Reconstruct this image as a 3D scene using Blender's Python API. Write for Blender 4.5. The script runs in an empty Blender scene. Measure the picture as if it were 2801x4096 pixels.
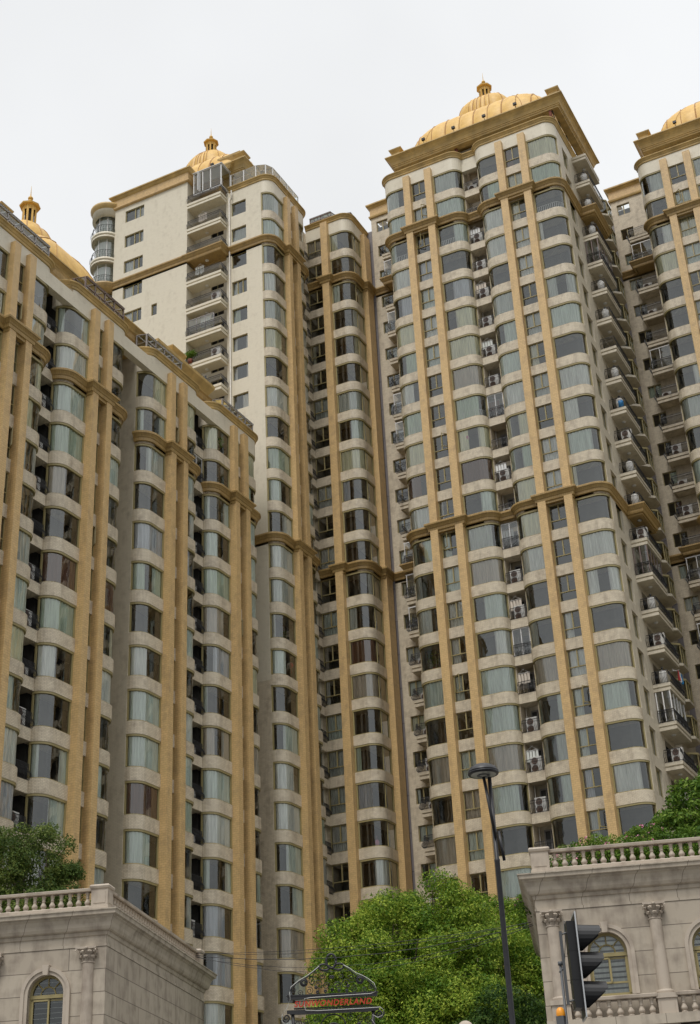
import bpy, math, random
from math import radians as rad, sin, cos, pi, sqrt, atan2
from mathutils import Vector, Matrix
random.seed(7)
S = bpy.context.scene
# ------------------------------------------------------------------ camera
CAMZ = 1.6
cam_d = bpy.data.cameras.new('camera'); cam = bpy.data.objects.new('camera', cam_d); S.collection.objects.link(cam)
S.camera = cam
_p, _r, _y = rad(27.575), rad(-2.963), rad(-25.936)
F = Vector((sin(_y)*cos(_p), cos(_y)*cos(_p), sin(_p)))
R0 = Vector((cos(_y), -sin(_y), 0)); U0_ = R0.cross(F)
R1 = cos(_r)*R0 + sin(_r)*U0_; U1 = -sin(_r)*R0 + cos(_r)*U0_
cam.matrix_world = Matrix(((R1.x, U1.x, -F.x, 0), (R1.y, U1.y, -F.y, 0), (R1.z, U1.z, -F.z, CAMZ), (0, 0, 0, 1)))
cam_d.sensor_fit = 'VERTICAL'; cam_d.sensor_height = 36; cam_d.lens = 5609.93/4096*36
cam_d.clip_start = .1; cam_d.clip_end = 5000
# ------------------------------------------------------------------ sky, sun, exposure
SUN_AZ, SUN_EL = rad(176), rad(61)          # azimuth clockwise from +Y of the place the light comes from
W = bpy.data.worlds.new("World"); S.world = W; W.use_nodes = True
wn, wl = W.node_tree.nodes, W.node_tree.links; wn.clear()
wo = wn.new('ShaderNodeOutputWorld'); wb = wn.new('ShaderNodeBackground'); wb.inputs[1].default_value = .1
sky = wn.new('ShaderNodeTexSky'); sky.sky_type = 'NISHITA'; sky.sun_disc = False
sky.sun_elevation = SUN_EL; sky.sun_rotation = SUN_AZ
tc = wn.new('ShaderNodeTexCoord'); sx = wn.new('ShaderNodeSeparateXYZ'); wl.new(tc.outputs['Generated'], sx.inputs[0])
ramp = wn.new('ShaderNodeValToRGB'); cr = ramp.color_ramp          # cloud deck, brighter towards the zenith (overcast)
cr.elements[0].position = 0; cr.elements[0].color = (.70, .72, .74, 1)
cr.elements[1].position = 1; cr.elements[1].color = (1.0, 1.0, 1.0, 1)
for p_, c_ in ((.29, (.42, .425, .43)), (.5, (.52, .523, .527)), (.62, (.495, .502, .508)), (.74, (.50, .507, .513)), (.88, (.85, .85, .85))):
    e = cr.elements.new(p_); e.color = (*c_, 1)
cr.elements[0].color = (.20, .205, .21, 1)
for p_, c_ in ((.16, (.31, .315, .32)), (.40, (.50, .505, .51))):
    e = cr.elements.new(p_); e.color = (*c_, 1)
wl.new(sx.outputs['Z'], ramp.inputs[0])
nz = wn.new('ShaderNodeTexNoise'); nz.inputs['Scale'].default_value = 2.2; nz.inputs['Detail'].default_value = 4
wl.new(tc.outputs['Generated'], nz.inputs['Vector'])
mr = wn.new('ShaderNodeMapRange'); mr.inputs[1].default_value = .3; mr.inputs[2].default_value = .7; mr.inputs[3].default_value = 16.2; mr.inputs[4].default_value = 19.6
wl.new(nz.outputs[0], mr.inputs[0])
mul = wn.new('ShaderNodeVectorMath'); mul.operation = 'SCALE'; wl.new(ramp.outputs[0], mul.inputs[0]); wl.new(mr.outputs[0], mul.inputs['Scale'])
mix = wn.new('ShaderNodeMix'); mix.data_type = 'RGBA'; mix.inputs[0].default_value = .96
wl.new(sky.outputs[0], mix.inputs[6]); wl.new(mul.outputs[0], mix.inputs[7])
wl.new(mix.outputs[2], wb.inputs[0]); wl.new(wb.outputs[0], wo.inputs[0])
sl = bpy.data.lights.new('sun', 'SUN'); sl.energy = 1.9; sl.angle = rad(18); sl.color = (1, .965, .91)
sun = bpy.data.objects.new('sun', sl); S.collection.objects.link(sun)
sd = Vector((sin(SUN_AZ)*cos(SUN_EL), cos(SUN_AZ)*cos(SUN_EL), sin(SUN_EL)))
sun.rotation_euler = sd.to_track_quat('Z', 'Y').to_euler(); sun.location = (0, -20, 120)
S.view_settings.view_transform = 'Standard'; S.view_settings.look = 'None'
S.view_settings.exposure = 0; S.view_settings.gamma = 1
S.render.engine = 'CYCLES'
S.cycles.max_bounces = 6; S.cycles.transparent_max_bounces = 12

# ------------------------------------------------------------------ materials
M = {}
def newmat(n):
    m = bpy.data.materials.new(n); m.use_nodes = True; M[n] = m
    return m, m.node_tree.nodes, m.node_tree.links, m.node_tree.nodes['Principled BSDF']
def plain(n, col, rough=.6, metal=0, noise=0, nscale=3, spec=.5):
    m, N, L, b = newmat(n)
    b.inputs['Base Color'].default_value = (*col, 1); b.inputs['Roughness'].default_value = rough; b.inputs['Metallic'].default_value = metal
    b.inputs['Specular IOR Level'].default_value = spec
    if noise:
        t = N.new('ShaderNodeTexNoise'); t.inputs['Scale'].default_value = nscale; t.inputs['Detail'].default_value = 5
        g = N.new('ShaderNodeNewGeometry'); L.new(g.outputs['Position'], t.inputs['Vector'])
        x = N.new('ShaderNodeMapRange'); x.inputs[1].default_value = .3; x.inputs[2].default_value = .7; x.inputs[3].default_value = 1-noise; x.inputs[4].default_value = 1+noise*.5
        L.new(t.outputs[0], x.inputs[0])
        v = N.new('ShaderNodeVectorMath'); v.operation = 'SCALE'; v.inputs[0].default_value = col; L.new(x.outputs[0], v.inputs['Scale']); L.new(v.outputs[0], b.inputs['Base Color'])
    return m
def tile(n, c1, c2, mortar, bw, bh, ms, rough=.45, streak=.25, dirt=(.12, .10, .08), local=False, zoff=0, bump=.0, thresh=.5):
    """small facing tiles or ashlar laid in courses, with dirt running down"""
    m, N, L, b = newmat(n)
    if local:
        g = N.new('ShaderNodeTexCoord'); src = g.outputs['Object']
    else:
        g = N.new('ShaderNodeNewGeometry'); src = g.outputs['Position']
    s = N.new('ShaderNodeSeparateXYZ'); L.new(src, s.inputs[0])
    a = N.new('ShaderNodeMath'); a.operation = 'ADD'; L.new(s.outputs[0], a.inputs[0]); L.new(s.outputs[1], a.inputs[1])
    z = N.new('ShaderNodeMath'); z.operation = 'ADD'; L.new(s.outputs[2], z.inputs[0]); z.inputs[1].default_value = zoff
    c = N.new('ShaderNodeCombineXYZ'); L.new(a.outputs[0], c.inputs[0]); L.new(z.outputs[0], c.inputs[1])
    t = N.new('ShaderNodeTexBrick'); L.new(c.outputs[0], t.inputs['Vector'])
    t.inputs['Scale'].default_value = 1; t.inputs['Brick Width'].default_value = bw; t.inputs['Row Height'].default_value = bh
    t.inputs['Mortar Size'].default_value = ms; t.inputs['Mortar Smooth'].default_value = .2
    t.inputs['Color1'].default_value = (*c1, 1); t.inputs['Color2'].default_value = (*c2, 1); t.inputs['Mortar'].default_value = (*mortar, 1)
    # blotches and vertical run-off
    vm = N.new('ShaderNodeVectorMath'); vm.operation = 'MULTIPLY'; vm.inputs[1].default_value = (2.2, 2.2, .35); L.new(src, vm.inputs[0])
    n1 = N.new('ShaderNodeTexNoise'); n1.inputs['Scale'].default_value = 1.1; n1.inputs['Detail'].default_value = 6; n1.inputs['Roughness'].default_value = .65; L.new(vm.outputs[0], n1.inputs['Vector'])
    n2 = N.new('ShaderNodeTexNoise'); n2.inputs['Scale'].default_value = 2.3; n2.inputs['Detail'].default_value = 5; L.new(src, n2.inputs['Vector'])
    mm = N.new('ShaderNodeMath'); mm.operation = 'ADD'; L.new(n1.outputs[0], mm.inputs[0]); L.new(n2.outputs[0], mm.inputs[1])
    r = N.new('ShaderNodeMapRange'); r.inputs[1].default_value = thresh*2; r.inputs[2].default_value = thresh*2+.38; r.inputs[3].default_value = 0; r.inputs[4].default_value = streak
    L.new(mm.outputs[0], r.inputs[0])
    x = N.new('ShaderNodeMix'); x.data_type = 'RGBA'; L.new(r.outputs[0], x.inputs[0]); L.new(t.outputs['Color'], x.inputs[6]); x.inputs[7].default_value = (*dirt, 1)
    L.new(x.outputs[2], b.inputs['Base Color']); b.inputs['Roughness'].default_value = rough
    if bump:
        bp = N.new('ShaderNodeBump'); bp.inputs['Strength'].default_value = bump; bp.inputs['Distance'].default_value = .02
        L.new(n2.outputs[0], bp.inputs['Height']); L.new(bp.outputs[0], b.inputs['Normal'])
    return m
tile('pier_tile', (.65, .448, .208), (.585, .40, .18), (.43, .285, .125), .30, .15, .010, streak=.55, dirt=(.30, .20, .11), thresh=.49)
tile('beige_tile', (.70, .615, .475), (.61, .53, .40), (.38, .32, .23), .28, .085, .010, streak=.62, dirt=(.27, .215, .155), thresh=.475)
tile('cream_tile', (.72, .66, .53), (.69, .63, .50), (.57, .52, .41), .28, .085, .008, streak=.4, dirt=(.42, .36, .27), thresh=.51)
tile('flank_tile', (.64, .575, .455), (.60, .54, .425), (.46, .41, .32), .28, .085, .008, streak=.55, dirt=(.33, .28, .21), thresh=.49)
tile('gold_tile', (.44, .295, .11), (.385, .25, .09), (.25, .16, .06), .16, .5, .012, streak=.45, dirt=(.15, .10, .05), thresh=.50)
tile('grey_cladding', (.22, .20, .21), (.19, .175, .185), (.08, .07, .07), 3.0, 3.0, .03, rough=.5, streak=.5, dirt=(.33, .31, .30), thresh=.5)
tile('stone', (.46, .40, .32), (.395, .34, .27), (.15, .125, .10), 2.2, .625, .012, rough=.75, streak=.62, dirt=(.13, .10, .08), local=True, zoff=-.17, bump=.35, thresh=.47)
tile('stone_plain', (.46, .40, .32), (.42, .365, .29), (.18, .15, .12), 1.3, 9.0, .010, rough=.75, streak=.65, dirt=(.12, .09, .07), local=True, zoff=3, bump=.35, thresh=.47)
tile('stone_pink', (.465, .40, .325), (.435, .37, .30), (.435, .37, .30), 3, 9.0, .0, rough=.7, streak=.6, dirt=(.15, .11, .085), local=True, zoff=3, bump=.2, thresh=.49)
plain('gold_paint', (.52, .355, .13), .5, noise=.3, nscale=1.2)
plain('olive_frame', (.32, .265, .12), .45)
plain('soffit', (.46, .42, .35), .8, noise=.25, nscale=.8)
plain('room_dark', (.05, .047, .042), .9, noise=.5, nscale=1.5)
plain('white_frame', (.72, .71, .70), .4)
plain('grey_frame', (.33, .31, .31), .4)
plain('bronze_frame', (.20, .15, .14), .4)
plain('iron', (.022, .022, .024), .5)
plain('pole_paint', (.016, .016, .019), .42, noise=.3, nscale=9)
plain('rust', (.20, .055, .03), .8, noise=.5, nscale=4)
plain('ac_white', (.66, .65, .62), .5, noise=.15)
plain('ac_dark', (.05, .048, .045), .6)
plain('fan_brown', (.16, .10, .075), .6)
plain('pipe', (.62, .58, .52), .5, noise=.2)
plain('signal_black', (.008, .008, .009), .38)
plain('alu', (.55, .56, .57), .35, metal=.6)
plain('bracket_grey', (.09, .095, .10), .5)
plain('amber', (.85, .33, .02), .35)
plain('lens_glass', (.45, .45, .39), .2)
plain('red_letter', (.48, .035, .015), .45)
plain('tube_white', (.62, .62, .58), .35)
plain('balloon_pink', (.7, .25, .4), .5)
plain('plastic_blue', (.02, .25, .6), .4)
plain('cloth_red', (.55, .05, .06), .8)
plain('cloth_white', (.75, .75, .74), .8)
plain('asphalt', (.05, .05, .052), .9, noise=.3, nscale=2)
plain('pavement_stone', (.28, .27, .25), .85, noise=.3, nscale=1.5)
plain('ground_earth', (.12, .12, .09), .95, noise=.4, nscale=.2)
plain('bark', (.07, .05, .035), .9, noise=.5, nscale=6)
plain('bulb_white', (.8, .8, .75), .3)
# golden painted sheet metal of the domes
m, N, L, b = newmat('dome_metal')
g = N.new('ShaderNodeNewGeometry'); t = N.new('ShaderNodeTexNoise'); t.inputs['Scale'].default_value = 1.4; t.inputs['Detail'].default_value = 8; t.inputs['Roughness'].default_value = .7; L.new(g.outputs['Position'], t.inputs['Vector'])
rp = N.new('ShaderNodeValToRGB'); L.new(t.outputs[0], rp.inputs[0]); rp.color_ramp.elements[0].position = .32; rp.color_ramp.elements[0].color = (.56, .32, .06, 1); rp.color_ramp.elements[1].position = .7; rp.color_ramp.elements[1].color = (.78, .50, .13, 1)
L.new(rp.outputs[0], b.inputs['Base Color']); b.inputs['Metallic'].default_value = .0; b.inputs['Roughness'].default_value = .5; b.inputs['Specular IOR Level'].default_value = .4
plain('dome_seam', (.42, .22, .06), .5)
# curtains
def cloth(n, col, fold_shade=.22, sc=9):
    m, N, L, b = newmat(n)
    g = N.new('ShaderNodeNewGeometry'); v = N.new('ShaderNodeVectorMath'); v.operation = 'MULTIPLY'; v.inputs[1].default_value = (1, 1, .06); L.new(g.outputs['Position'], v.inputs[0])
    t = N.new('ShaderNodeTexNoise'); t.inputs['Scale'].default_value = sc; t.inputs['Detail'].default_value = 3; L.new(v.outputs[0], t.inputs['Vector'])
    x = N.new('ShaderNodeMapRange'); x.inputs[1].default_value = .35; x.inputs[2].default_value = .65; x.inputs[3].default_value = 1-fold_shade; x.inputs[4].default_value = 1.05; L.new(t.outputs[0], x.inputs[0])  # shade between the pleats put into the cloth colour as vertical streaks
    s = N.new('ShaderNodeVectorMath'); s.operation = 'SCALE'; s.inputs[0].default_value = col; L.new(x.outputs[0], s.inputs['Scale']); L.new(s.outputs[0], b.inputs['Base Color'])
    b.inputs['Roughness'].default_value = .9; b.inputs['Specular IOR Level'].default_value = .1
    tr = N.new('ShaderNodeBsdfTranslucent'); L.new(s.outputs[0], tr.inputs[0]); mx = N.new('ShaderNodeMixShader'); mx.inputs[0].default_value = .04
    L.new(b.outputs[0], mx.inputs[1]); L.new(tr.outputs[0], mx.inputs[2]); L.new(mx.outputs[0], N['Material Output'].inputs[0])
    return m
CURT = [cloth('curtain_white', (.95, .95, .91)), cloth('curtain_mint', (.86, .92, .86)), cloth('curtain_cream', (.95, .92, .72)),
        cloth('curtain_grey', (.76, .78, .74)), cloth('curtain_taupe', (.72, .64, .55)), cloth('curtain_sage', (.74, .82, .70)), cloth('curtain_lilac', (.74, .75, .80)), cloth('curtain_brown', (.26, .14, .10))]
CW = [9, 9, 3, 4, 3, 4, 2, 1]
# window glass: clear with a faint green cast and strong outside reflection
def glassmat(n, tint, ior=1.6, base=.07):
    m = bpy.data.materials.new(n); m.use_nodes = True; M[n] = m; N, L = m.node_tree.nodes, m.node_tree.links; N.clear()
    o = N.new('ShaderNodeOutputMaterial'); tr = N.new('ShaderNodeBsdfTransparent'); tr.inputs[0].default_value = (*tint, 1)
    gl = N.new('ShaderNodeBsdfGlossy'); gl.inputs['Roughness'].default_value = .015; gl.inputs[0].default_value = (.97, 1, .98, 1)
    fr = N.new('ShaderNodeFresnel'); fr.inputs[0].default_value = ior; ad = N.new('ShaderNodeMath'); ad.operation = 'ADD'; ad.use_clamp = True; ad.inputs[1].default_value = base; L.new(fr.outputs[0], ad.inputs[0])
    nt = N.new('ShaderNodeTexNoise'); nt.inputs['Scale'].default_value = 1.3; nt.inputs['Detail'].default_value = 1; g = N.new('ShaderNodeNewGeometry'); L.new(g.outputs['Position'], nt.inputs['Vector'])
    bp = N.new('ShaderNodeBump'); bp.inputs['Strength'].default_value = .10; bp.inputs['Distance'].default_value = .05; L.new(nt.outputs[0], bp.inputs['Height']); L.new(bp.outputs[0], gl.inputs['Normal'])
    mx = N.new('ShaderNodeMixShader'); L.new(ad.outputs[0], mx.inputs[0]); L.new(tr.outputs[0], mx.inputs[1]); L.new(gl.outputs[0], mx.inputs[2]); L.new(mx.outputs[0], o.inputs[0])
    return m
glassmat('glass', (.97, .985, .965)); glassmat('clear_glass', (.80, .84, .84), 1.5, .06)
# leaves
def leafmat(n, c1, c2, c3):
    m, N, L, b = newmat(n)
    oi = N.new('ShaderNodeNewGeometry'); rp = N.new('ShaderNodeValToRGB'); L.new(oi.outputs['Random Per Island'], rp.inputs[0])
    rp.color_ramp.elements[0].color = (*c1, 1); rp.color_ramp.elements[1].color = (*c3, 1); e = rp.color_ramp.elements.new(.55); e.color = (*c2, 1)
    gg = N.new('ShaderNodeTexNoise'); gg.inputs['Scale'].default_value = .8; gg.inputs['Detail'].default_value = 3; L.new(oi.outputs['Position'], gg.inputs['Vector'])
    ma = N.new('ShaderNodeMapRange'); ma.inputs[1].default_value = .35; ma.inputs[2].default_value = .65; ma.inputs[3].default_value = -.32; ma.inputs[4].default_value = .3; L.new(gg.outputs[0], ma.inputs[0])
    mz = N.new('ShaderNodeMath'); mz.operation = 'ADD'; mz.use_clamp = True; L.new(oi.outputs['Random Per Island'], mz.inputs[0]); L.new(ma.outputs[0], mz.inputs[1]); L.new(mz.outputs[0], rp.inputs[0])
    L.new(rp.outputs[0], b.inputs['Base Color']); b.inputs['Roughness'].default_value = .6; b.inputs['Specular IOR Level'].default_value = .18
    tr = N.new('ShaderNodeBsdfTranslucent'); L.new(rp.outputs[0], tr.inputs[0]); mx = N.new('ShaderNodeMixShader'); mx.inputs[0].default_value = .3
    L.new(b.outputs[0], mx.inputs[1]); L.new(tr.outputs[0], mx.inputs[2]); L.new(mx.outputs[0], N['Material Output'].inputs[0])
leafmat('leaf_camphor', (.055, .13, .010), (.16, .255, .022), (.38, .46, .06))
leafmat('leaf_dark', (.025, .065, .012), (.05, .105, .018), (.10, .16, .03))
leafmat('leaf_olive', (.04, .075, .016), (.085, .135, .025), (.18, .22, .05))
leafmat('leaf_fresh', (.045, .105, .012), (.10, .185, .02), (.19, .28, .04))

# ------------------------------------------------------------------ mesh helpers
class MB:
    def __init__(s): s.v = []; s.f = []; s.sm = []
    def add(s, vs, fs, smooth=False):
        o = len(s.v); s.v += [tuple(v) for v in vs]; s.f += [tuple(i+o for i in f) for f in fs]; s.sm += [smooth]*len(fs); return s
    def box(s, x0, x1, y0, y1, z0, z1):
        x0, x1 = min(x0, x1), max(x0, x1); y0, y1 = min(y0, y1), max(y0, y1); z0, z1 = min(z0, z1), max(z0, z1)
        return s.add([(x, y, z) for x in (x0, x1) for y in (y0, y1) for z in (z0, z1)],
            [(0, 1, 3, 2), (4, 6, 7, 5), (0, 4, 5, 1), (2, 3, 7, 6), (0, 2, 6, 4), (1, 5, 7, 3)])
    def prism(s, poly, z0, z1, smooth=False):
        n = len(poly); vs = [(x, y, z0) for x, y in poly] + [(x, y, z1) for x, y in poly]
        s.add(vs, [(i, (i+1) % n, (i+1) % n+n, i+n) for i in range(n)], smooth)
        o = len(s.v)-2*n; s.f += [tuple(o+i for i in reversed(range(n))), tuple(o+n+i for i in range(n))]; s.sm += [False, False]; return s
    def band(s, a, b, z0, z1, smooth=False):
        """closed strip between outer path a and inner path b"""
        return s.prism(list(a)+list(reversed(b)), z0, z1, smooth)
    def sweep(s, path, prof, smooth=False, closed=False):
        rows = [offs(path, -o, closed) for o, z in prof]; n = len(path)
        vs = [(x, y, prof[j][1]) for j, r in enumerate(rows) for x, y in r]
        fs = []
        for j in range(len(prof)-1):
            for i in range(n if closed else n-1):
                i2 = (i+1) % n; fs.append((j*n+i, j*n+i2, (j+1)*n+i2, (j+1)*n+i))
        return s.add(vs, fs, smooth)
    def tube(s, pts, r, k=6, cap=True, r2=None):
        pts = [Vector(p) for p in pts]; n = len(pts); rings = []
        for i, p in enumerate(pts):
            d = (pts[min(i+1, n-1)]-pts[max(i-1, 0)]).normalized()
            a = Vector((0, 0, 1)) if abs(d.z) < .9 else Vector((1, 0, 0))
            u = d.cross(a).normalized(); w = d.cross(u); rr = r if r2 is None else r+(r2-r)*i/(n-1)
            rings.append([p+(u*cos(2*pi*j/k)+w*sin(2*pi*j/k))*rr for j in range(k)])
        vs = [q for rg in rings for q in rg]
        fs = [(i*k+j, (i+1)*k+j, (i+1)*k+(j+1) % k, i*k+(j+1) % k) for i in range(n-1) for j in range(k)]
        if cap: fs += [tuple(range(k)), tuple(reversed(range((n-1)*k, n*k)))]
        return s.add(vs, fs, k > 5)
    def lathe(s, prof, k=24, c=(0, 0), a0=0, a1=2*pi, smooth=True):
        full = abs(a1-a0-2*pi) < 1e-6; m_ = k if full else k+1
        vs = [(c[0]+r*cos(a0+(a1-a0)*j/k), c[1]+r*sin(a0+(a1-a0)*j/k), z) for r, z in prof for j in range(m_)]
        fs = [(i*m_+j, i*m_+(j+1) % m_, (i+1)*m_+(j+1) % m_, (i+1)*m_+j) for i in range(len(prof)-1) for j in range(k)]
        return s.add(vs, fs, smooth)
    def xf(s, mat):
        s.v = [tuple(mat @ Vector(v)) for v in s.v]; return s
    def join(s, o, mat=None):
        vs = [tuple(mat @ Vector(v)) for v in o.v] if mat else o.v
        k = len(s.v); s.v += vs; s.f += [tuple(i+k for i in f) for f in o.f]; s.sm += o.sm; return s
    def mesh(s, name, mat):
        m = bpy.data.meshes.new(name); m.from_pydata(s.v, [], s.f); m.materials.append(M[mat] if isinstance(mat, str) else mat)
        m.polygons.foreach_set('use_smooth', s.sm); m.update(); return m
def offs(path, t, closed=False):
    """offset a plan polyline; t>0 goes inwards (to the left of travel = depth)"""
    n = len(path); out = []
    for i in range(n):
        p = path[i]; q = []
        for a, b in ((i-1, i), (i, i+1)):
            if not closed and (a < 0 or b >= n): continue
            A, B = path[a % n], path[b % n]; dx, dy = B[0]-A[0], B[1]-A[1]; l = sqrt(dx*dx+dy*dy)
            if l < 1e-9: continue
            q.append((-dy/l, dx/l))
        if len(q) == 1: nx, ny = q[0]
        else:
            nx, ny = q[0][0]+q[1][0], q[0][1]+q[1][1]; k = 1+q[0][0]*q[1][0]+q[0][1]*q[1][1]
            if k < .1: k = .1
            nx /= k; ny /= k
        out.append((p[0]+nx*t, p[1]+ny*t))
    return out
def arc(cx, cy, r, a0, a1, n=8): return [(cx+r*cos(rad(a0+(a1-a0)*i/n)), cy+r*sin(rad(a0+(a1-a0)*i/n))) for i in range(n+1)]
def obj(name, me, parent=None, loc=(0, 0, 0), rz=0, mat=None):
    o = bpy.data.objects.new(name, me); S.collection.objects.link(o); o.location = loc; o.rotation_euler = (0, 0, rz)
    if parent is not None: o.parent = parent
    if mat is not None:
        o.material_slots[0].link = 'OBJECT'; o.material_slots[0].material = mat
    return o
def tag(o, label=None, cat=None, group=None, kind=None):
    for k, v in (('label', label), ('category', cat), ('group', group), ('kind', kind)):
        if v: o[k] = v
    return o
def thing(name, label, cat, loc=(0, 0, 0), rz=0, group=None):
    return tag(obj(name, None, None, loc, rz), label, cat, group)
CACHE = {}
def cached(key, fn):
    if key not in CACHE: CACHE[key] = fn()
    return CACHE[key]
ORD = ['', 'first', 'second', 'third', 'fourth', 'fifth', 'sixth', 'seventh', 'eighth', 'ninth', 'tenth', 'eleventh', 'twelfth', 'thirteenth', 'fourteenth', 'fifteenth',
       'sixteenth', 'seventeenth', 'eighteenth', 'nineteenth', 'twentieth', 'twenty-first', 'twenty-second', 'twenty-third', 'twenty-fourth', 'twenty-fifth', 'twenty-sixth', 'twenty-seventh']
ZK = lambda k: 51.52-3*k            # underside of the parapet band of floor k
SB = .87                            # band height
WH = 3-SB                           # window height
class Frame:
    """local facade frame: x along the face (left to right as seen), y into the building"""
    def __init__(s, parent, ox, oy, rz): s.p = parent; s.o = (ox, oy); s.rz = rz; s.b = parent.location
    def put(s, name, me, z=0, x=0, y=0, mat=None):
        c, n = cos(s.rz), sin(s.rz)
        return obj(name, me, s.p, (s.o[0]+x*c-y*n-s.b.x, s.o[1]+x*n+y*c-s.b.y, z-s.b.z), s.rz, mat)
    def world(s, x, y, z): c, n = cos(s.rz), sin(s.rz); return (s.o[0]+x*c-y*n, s.o[1]+x*n+y*c, z)

# ------------------------------------------------------------------ windows
def cut(path, a, b):
    """part of a polyline between length fractions a and b"""
    L = [0]
    for p, q in zip(path, path[1:]): L.append(L[-1]+sqrt((q[0]-p[0])**2+(q[1]-p[1])**2))
    T = L[-1]
    def at(d):
        for i in range(len(L)-1):
            if d <= L[i+1]+1e-9:
                f = (d-L[i])/(L[i+1]-L[i]+1e-9); return (path[i][0]+(path[i+1][0]-path[i][0])*f, path[i][1]+(path[i+1][1]-path[i][1])*f)
        return path[-1]
    n = max(3, int((b-a)*T/.055)); return [at((a+(b-a)*i/n)*T) for i in range(n+1)]
def curtain_mesh(path, rng, z0, z1, seed, inset=.19):
    r = random.Random(seed); mb = MB()
    for a, b in rng:
        pts = cut(offs(path, inset), a, b); ph = 0; o = []
        for p in pts:
            ph += r.uniform(.7, 1.9); o.append(.055*sin(ph))
        n = len(pts); top = []; bot = []
        for i, p in enumerate(pts):
            q = pts[min(i+1, n-1)]; q0 = pts[max(i-1, 0)]; dx, dy = q[0]-q0[0], q[1]-q0[1]; l = sqrt(dx*dx+dy*dy)+1e-9
            top.append((p[0]-dy/l*o[i], p[1]+dx/l*o[i], z1)); bot.append((p[0]-dy/l*o[i]*1.2, p[1]+dx/l*o[i]*1.2, z0))
        mb.add(bot+top, [(i, i+1, n+i+1, n+i) for i in range(n-1)], True)
    return mb.mesh('curtain', CURT[0])
VAR = [[(0.02, .98)], [(0.015, .985)], [(0.01, .99)], [(.02, .45)], [(.5, .98)], [(.02, .2), (.78, .98)], [(.02, .33), (.62, .98)], [(.02, .14)], [(.03, .72)], [(.3, .98)], []]
def frame_bay(path, H, mulls=()):
    mb = MB(); a, b = offs(path, .05), offs(path, .20)
    mb.band(offs(path, .025), b, H-.14, H-.002); mb.band(offs(path, .09), b, .002, .075)
    for P0, P1 in ((path[0], path[1]), (path[-1], path[-2])):
        pass
    for e in (0, -1):
        i0, i1 = (0, 1) if e == 0 else (-1, -2)
        def lerp(q, w=.11):
            d = sqrt((q[i1][0]-q[i0][0])**2+(q[i1][1]-q[i0][1])**2); f = w/d; return (q[i0][0]+(q[i1][0]-q[i0][0])*f, q[i0][1]+(q[i1][1]-q[i0][1])*f)
        q = [a[i0], lerp(a), lerp(b), b[i0]]
        mb.prism(q if e == 0 else q[::-1], .07, H-.10)
    for (x, y) in mulls: mb.box(x-.045, x+.045, y-.045, y+.045, .07, H-.1)
    return mb
def bay_window(fr, key, path, z, rng=None, col=None, H=WH, mulls=(), name='bay_window', empty_p=0, inset=.19, vi=None):
    fm = cached(('f', key, H), lambda: frame_bay(path, H, mulls).mesh('window_frame', 'olive_frame'))
    w = fr.put(name, fm, z)
    gp = offs(path, .12)
    gm = cached(('g', key, H), lambda: MB().add([(x, y, .05) for x, y in gp]+[(x, y, H-.08) for x, y in gp], [(i, i+1, len(gp)+i+1, len(gp)+i) for i in range(len(gp)-1)], True).mesh('pane', 'glass'))
    obj('pane', gm, w)
    v = random.choices(range(11), [5, 5, 5, 3, 3, 3, 3, 2, 3, 3, 2])[0] if vi is None else vi
    if rng is None and random.random() < empty_p: v = 10
    if VAR[v]:
        cm = cached(('c', key, v, H), lambda: curtain_mesh(path, VAR[v], .07, H-.13, hash((len(key), v)) & 255, inset))
        obj('curtain', cm, w, mat=col or random.choices(CURT, CW)[0])
    return w
def casement_mesh(w, H, opened=0):
    mb = MB(); y0, y1 = .10, .20; t = .065; zt = H*.36
    mb.box(0, w, y0, y1, 0, t); mb.box(0, w, y0, y1, H-t, H); mb.box(0, t, y0, y1, t, H-t); mb.box(w-t, w, y0, y1, t, H-t)
    mb.box(t, w-t, y0-.01, y1, zt-t/2, zt+t/2); mb.box(w/2-t*.7, w/2+t*.7, y0-.01, y1, zt+t/2, H-t)
    if opened:
        s = MB(); ww = w/2-.04; hh = H-t-zt-t/2; tt = .05
        s.box(0, ww, 0, .05, 0, tt); s.box(0, ww, 0, .05, hh-tt, hh); s.box(0, tt, 0, .05, tt, hh-tt); s.box(ww-tt, ww, 0, .05, tt, hh-tt)
        if opened == 1: m_ = Matrix.Translation((t, y0-.02, zt+t/2)) @ Matrix.Rotation(rad(-38), 4, 'Z')
        else: m_ = Matrix.Translation((w-t, y0-.02, zt+t/2)) @ Matrix.Rotation(rad(180+48), 4, 'Z')
        mb.join(s, m_)
    return mb.mesh('casement_frame', 'olive_frame')
def casement(fr, x, w, z, H=WH, opened=0, dark=.35, name='casement_window', y=0):
    fm = cached(('cf', round(w, 2), round(H, 2), opened), lambda: casement_mesh(w, H, opened))
    o = fr.put(name, fm, z, x, y)
    gm = cached(('cg', round(w, 2), round(H, 2)), lambda: MB().add([(.03, .15, .03), (w-.03, .15, .03), (w-.03, .15, H-.03), (.03, .15, H-.03)], [(0, 1, 2, 3)]).mesh('pane', 'glass'))
    obj('pane', gm, o)
    if random.random() > dark:
        v = random.choice([0, 0, 1, 5, 3]); cm = cached(('cc', round(w, 2), round(H, 2), v), lambda: curtain_mesh([(0, 0), (w*.5, 0), (w, 0)], VAR[v], .04, H-.04, 5+v, .34))
        obj('curtain', cm, o, mat=random.choices(CURT, CW)[0])
    return o
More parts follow.
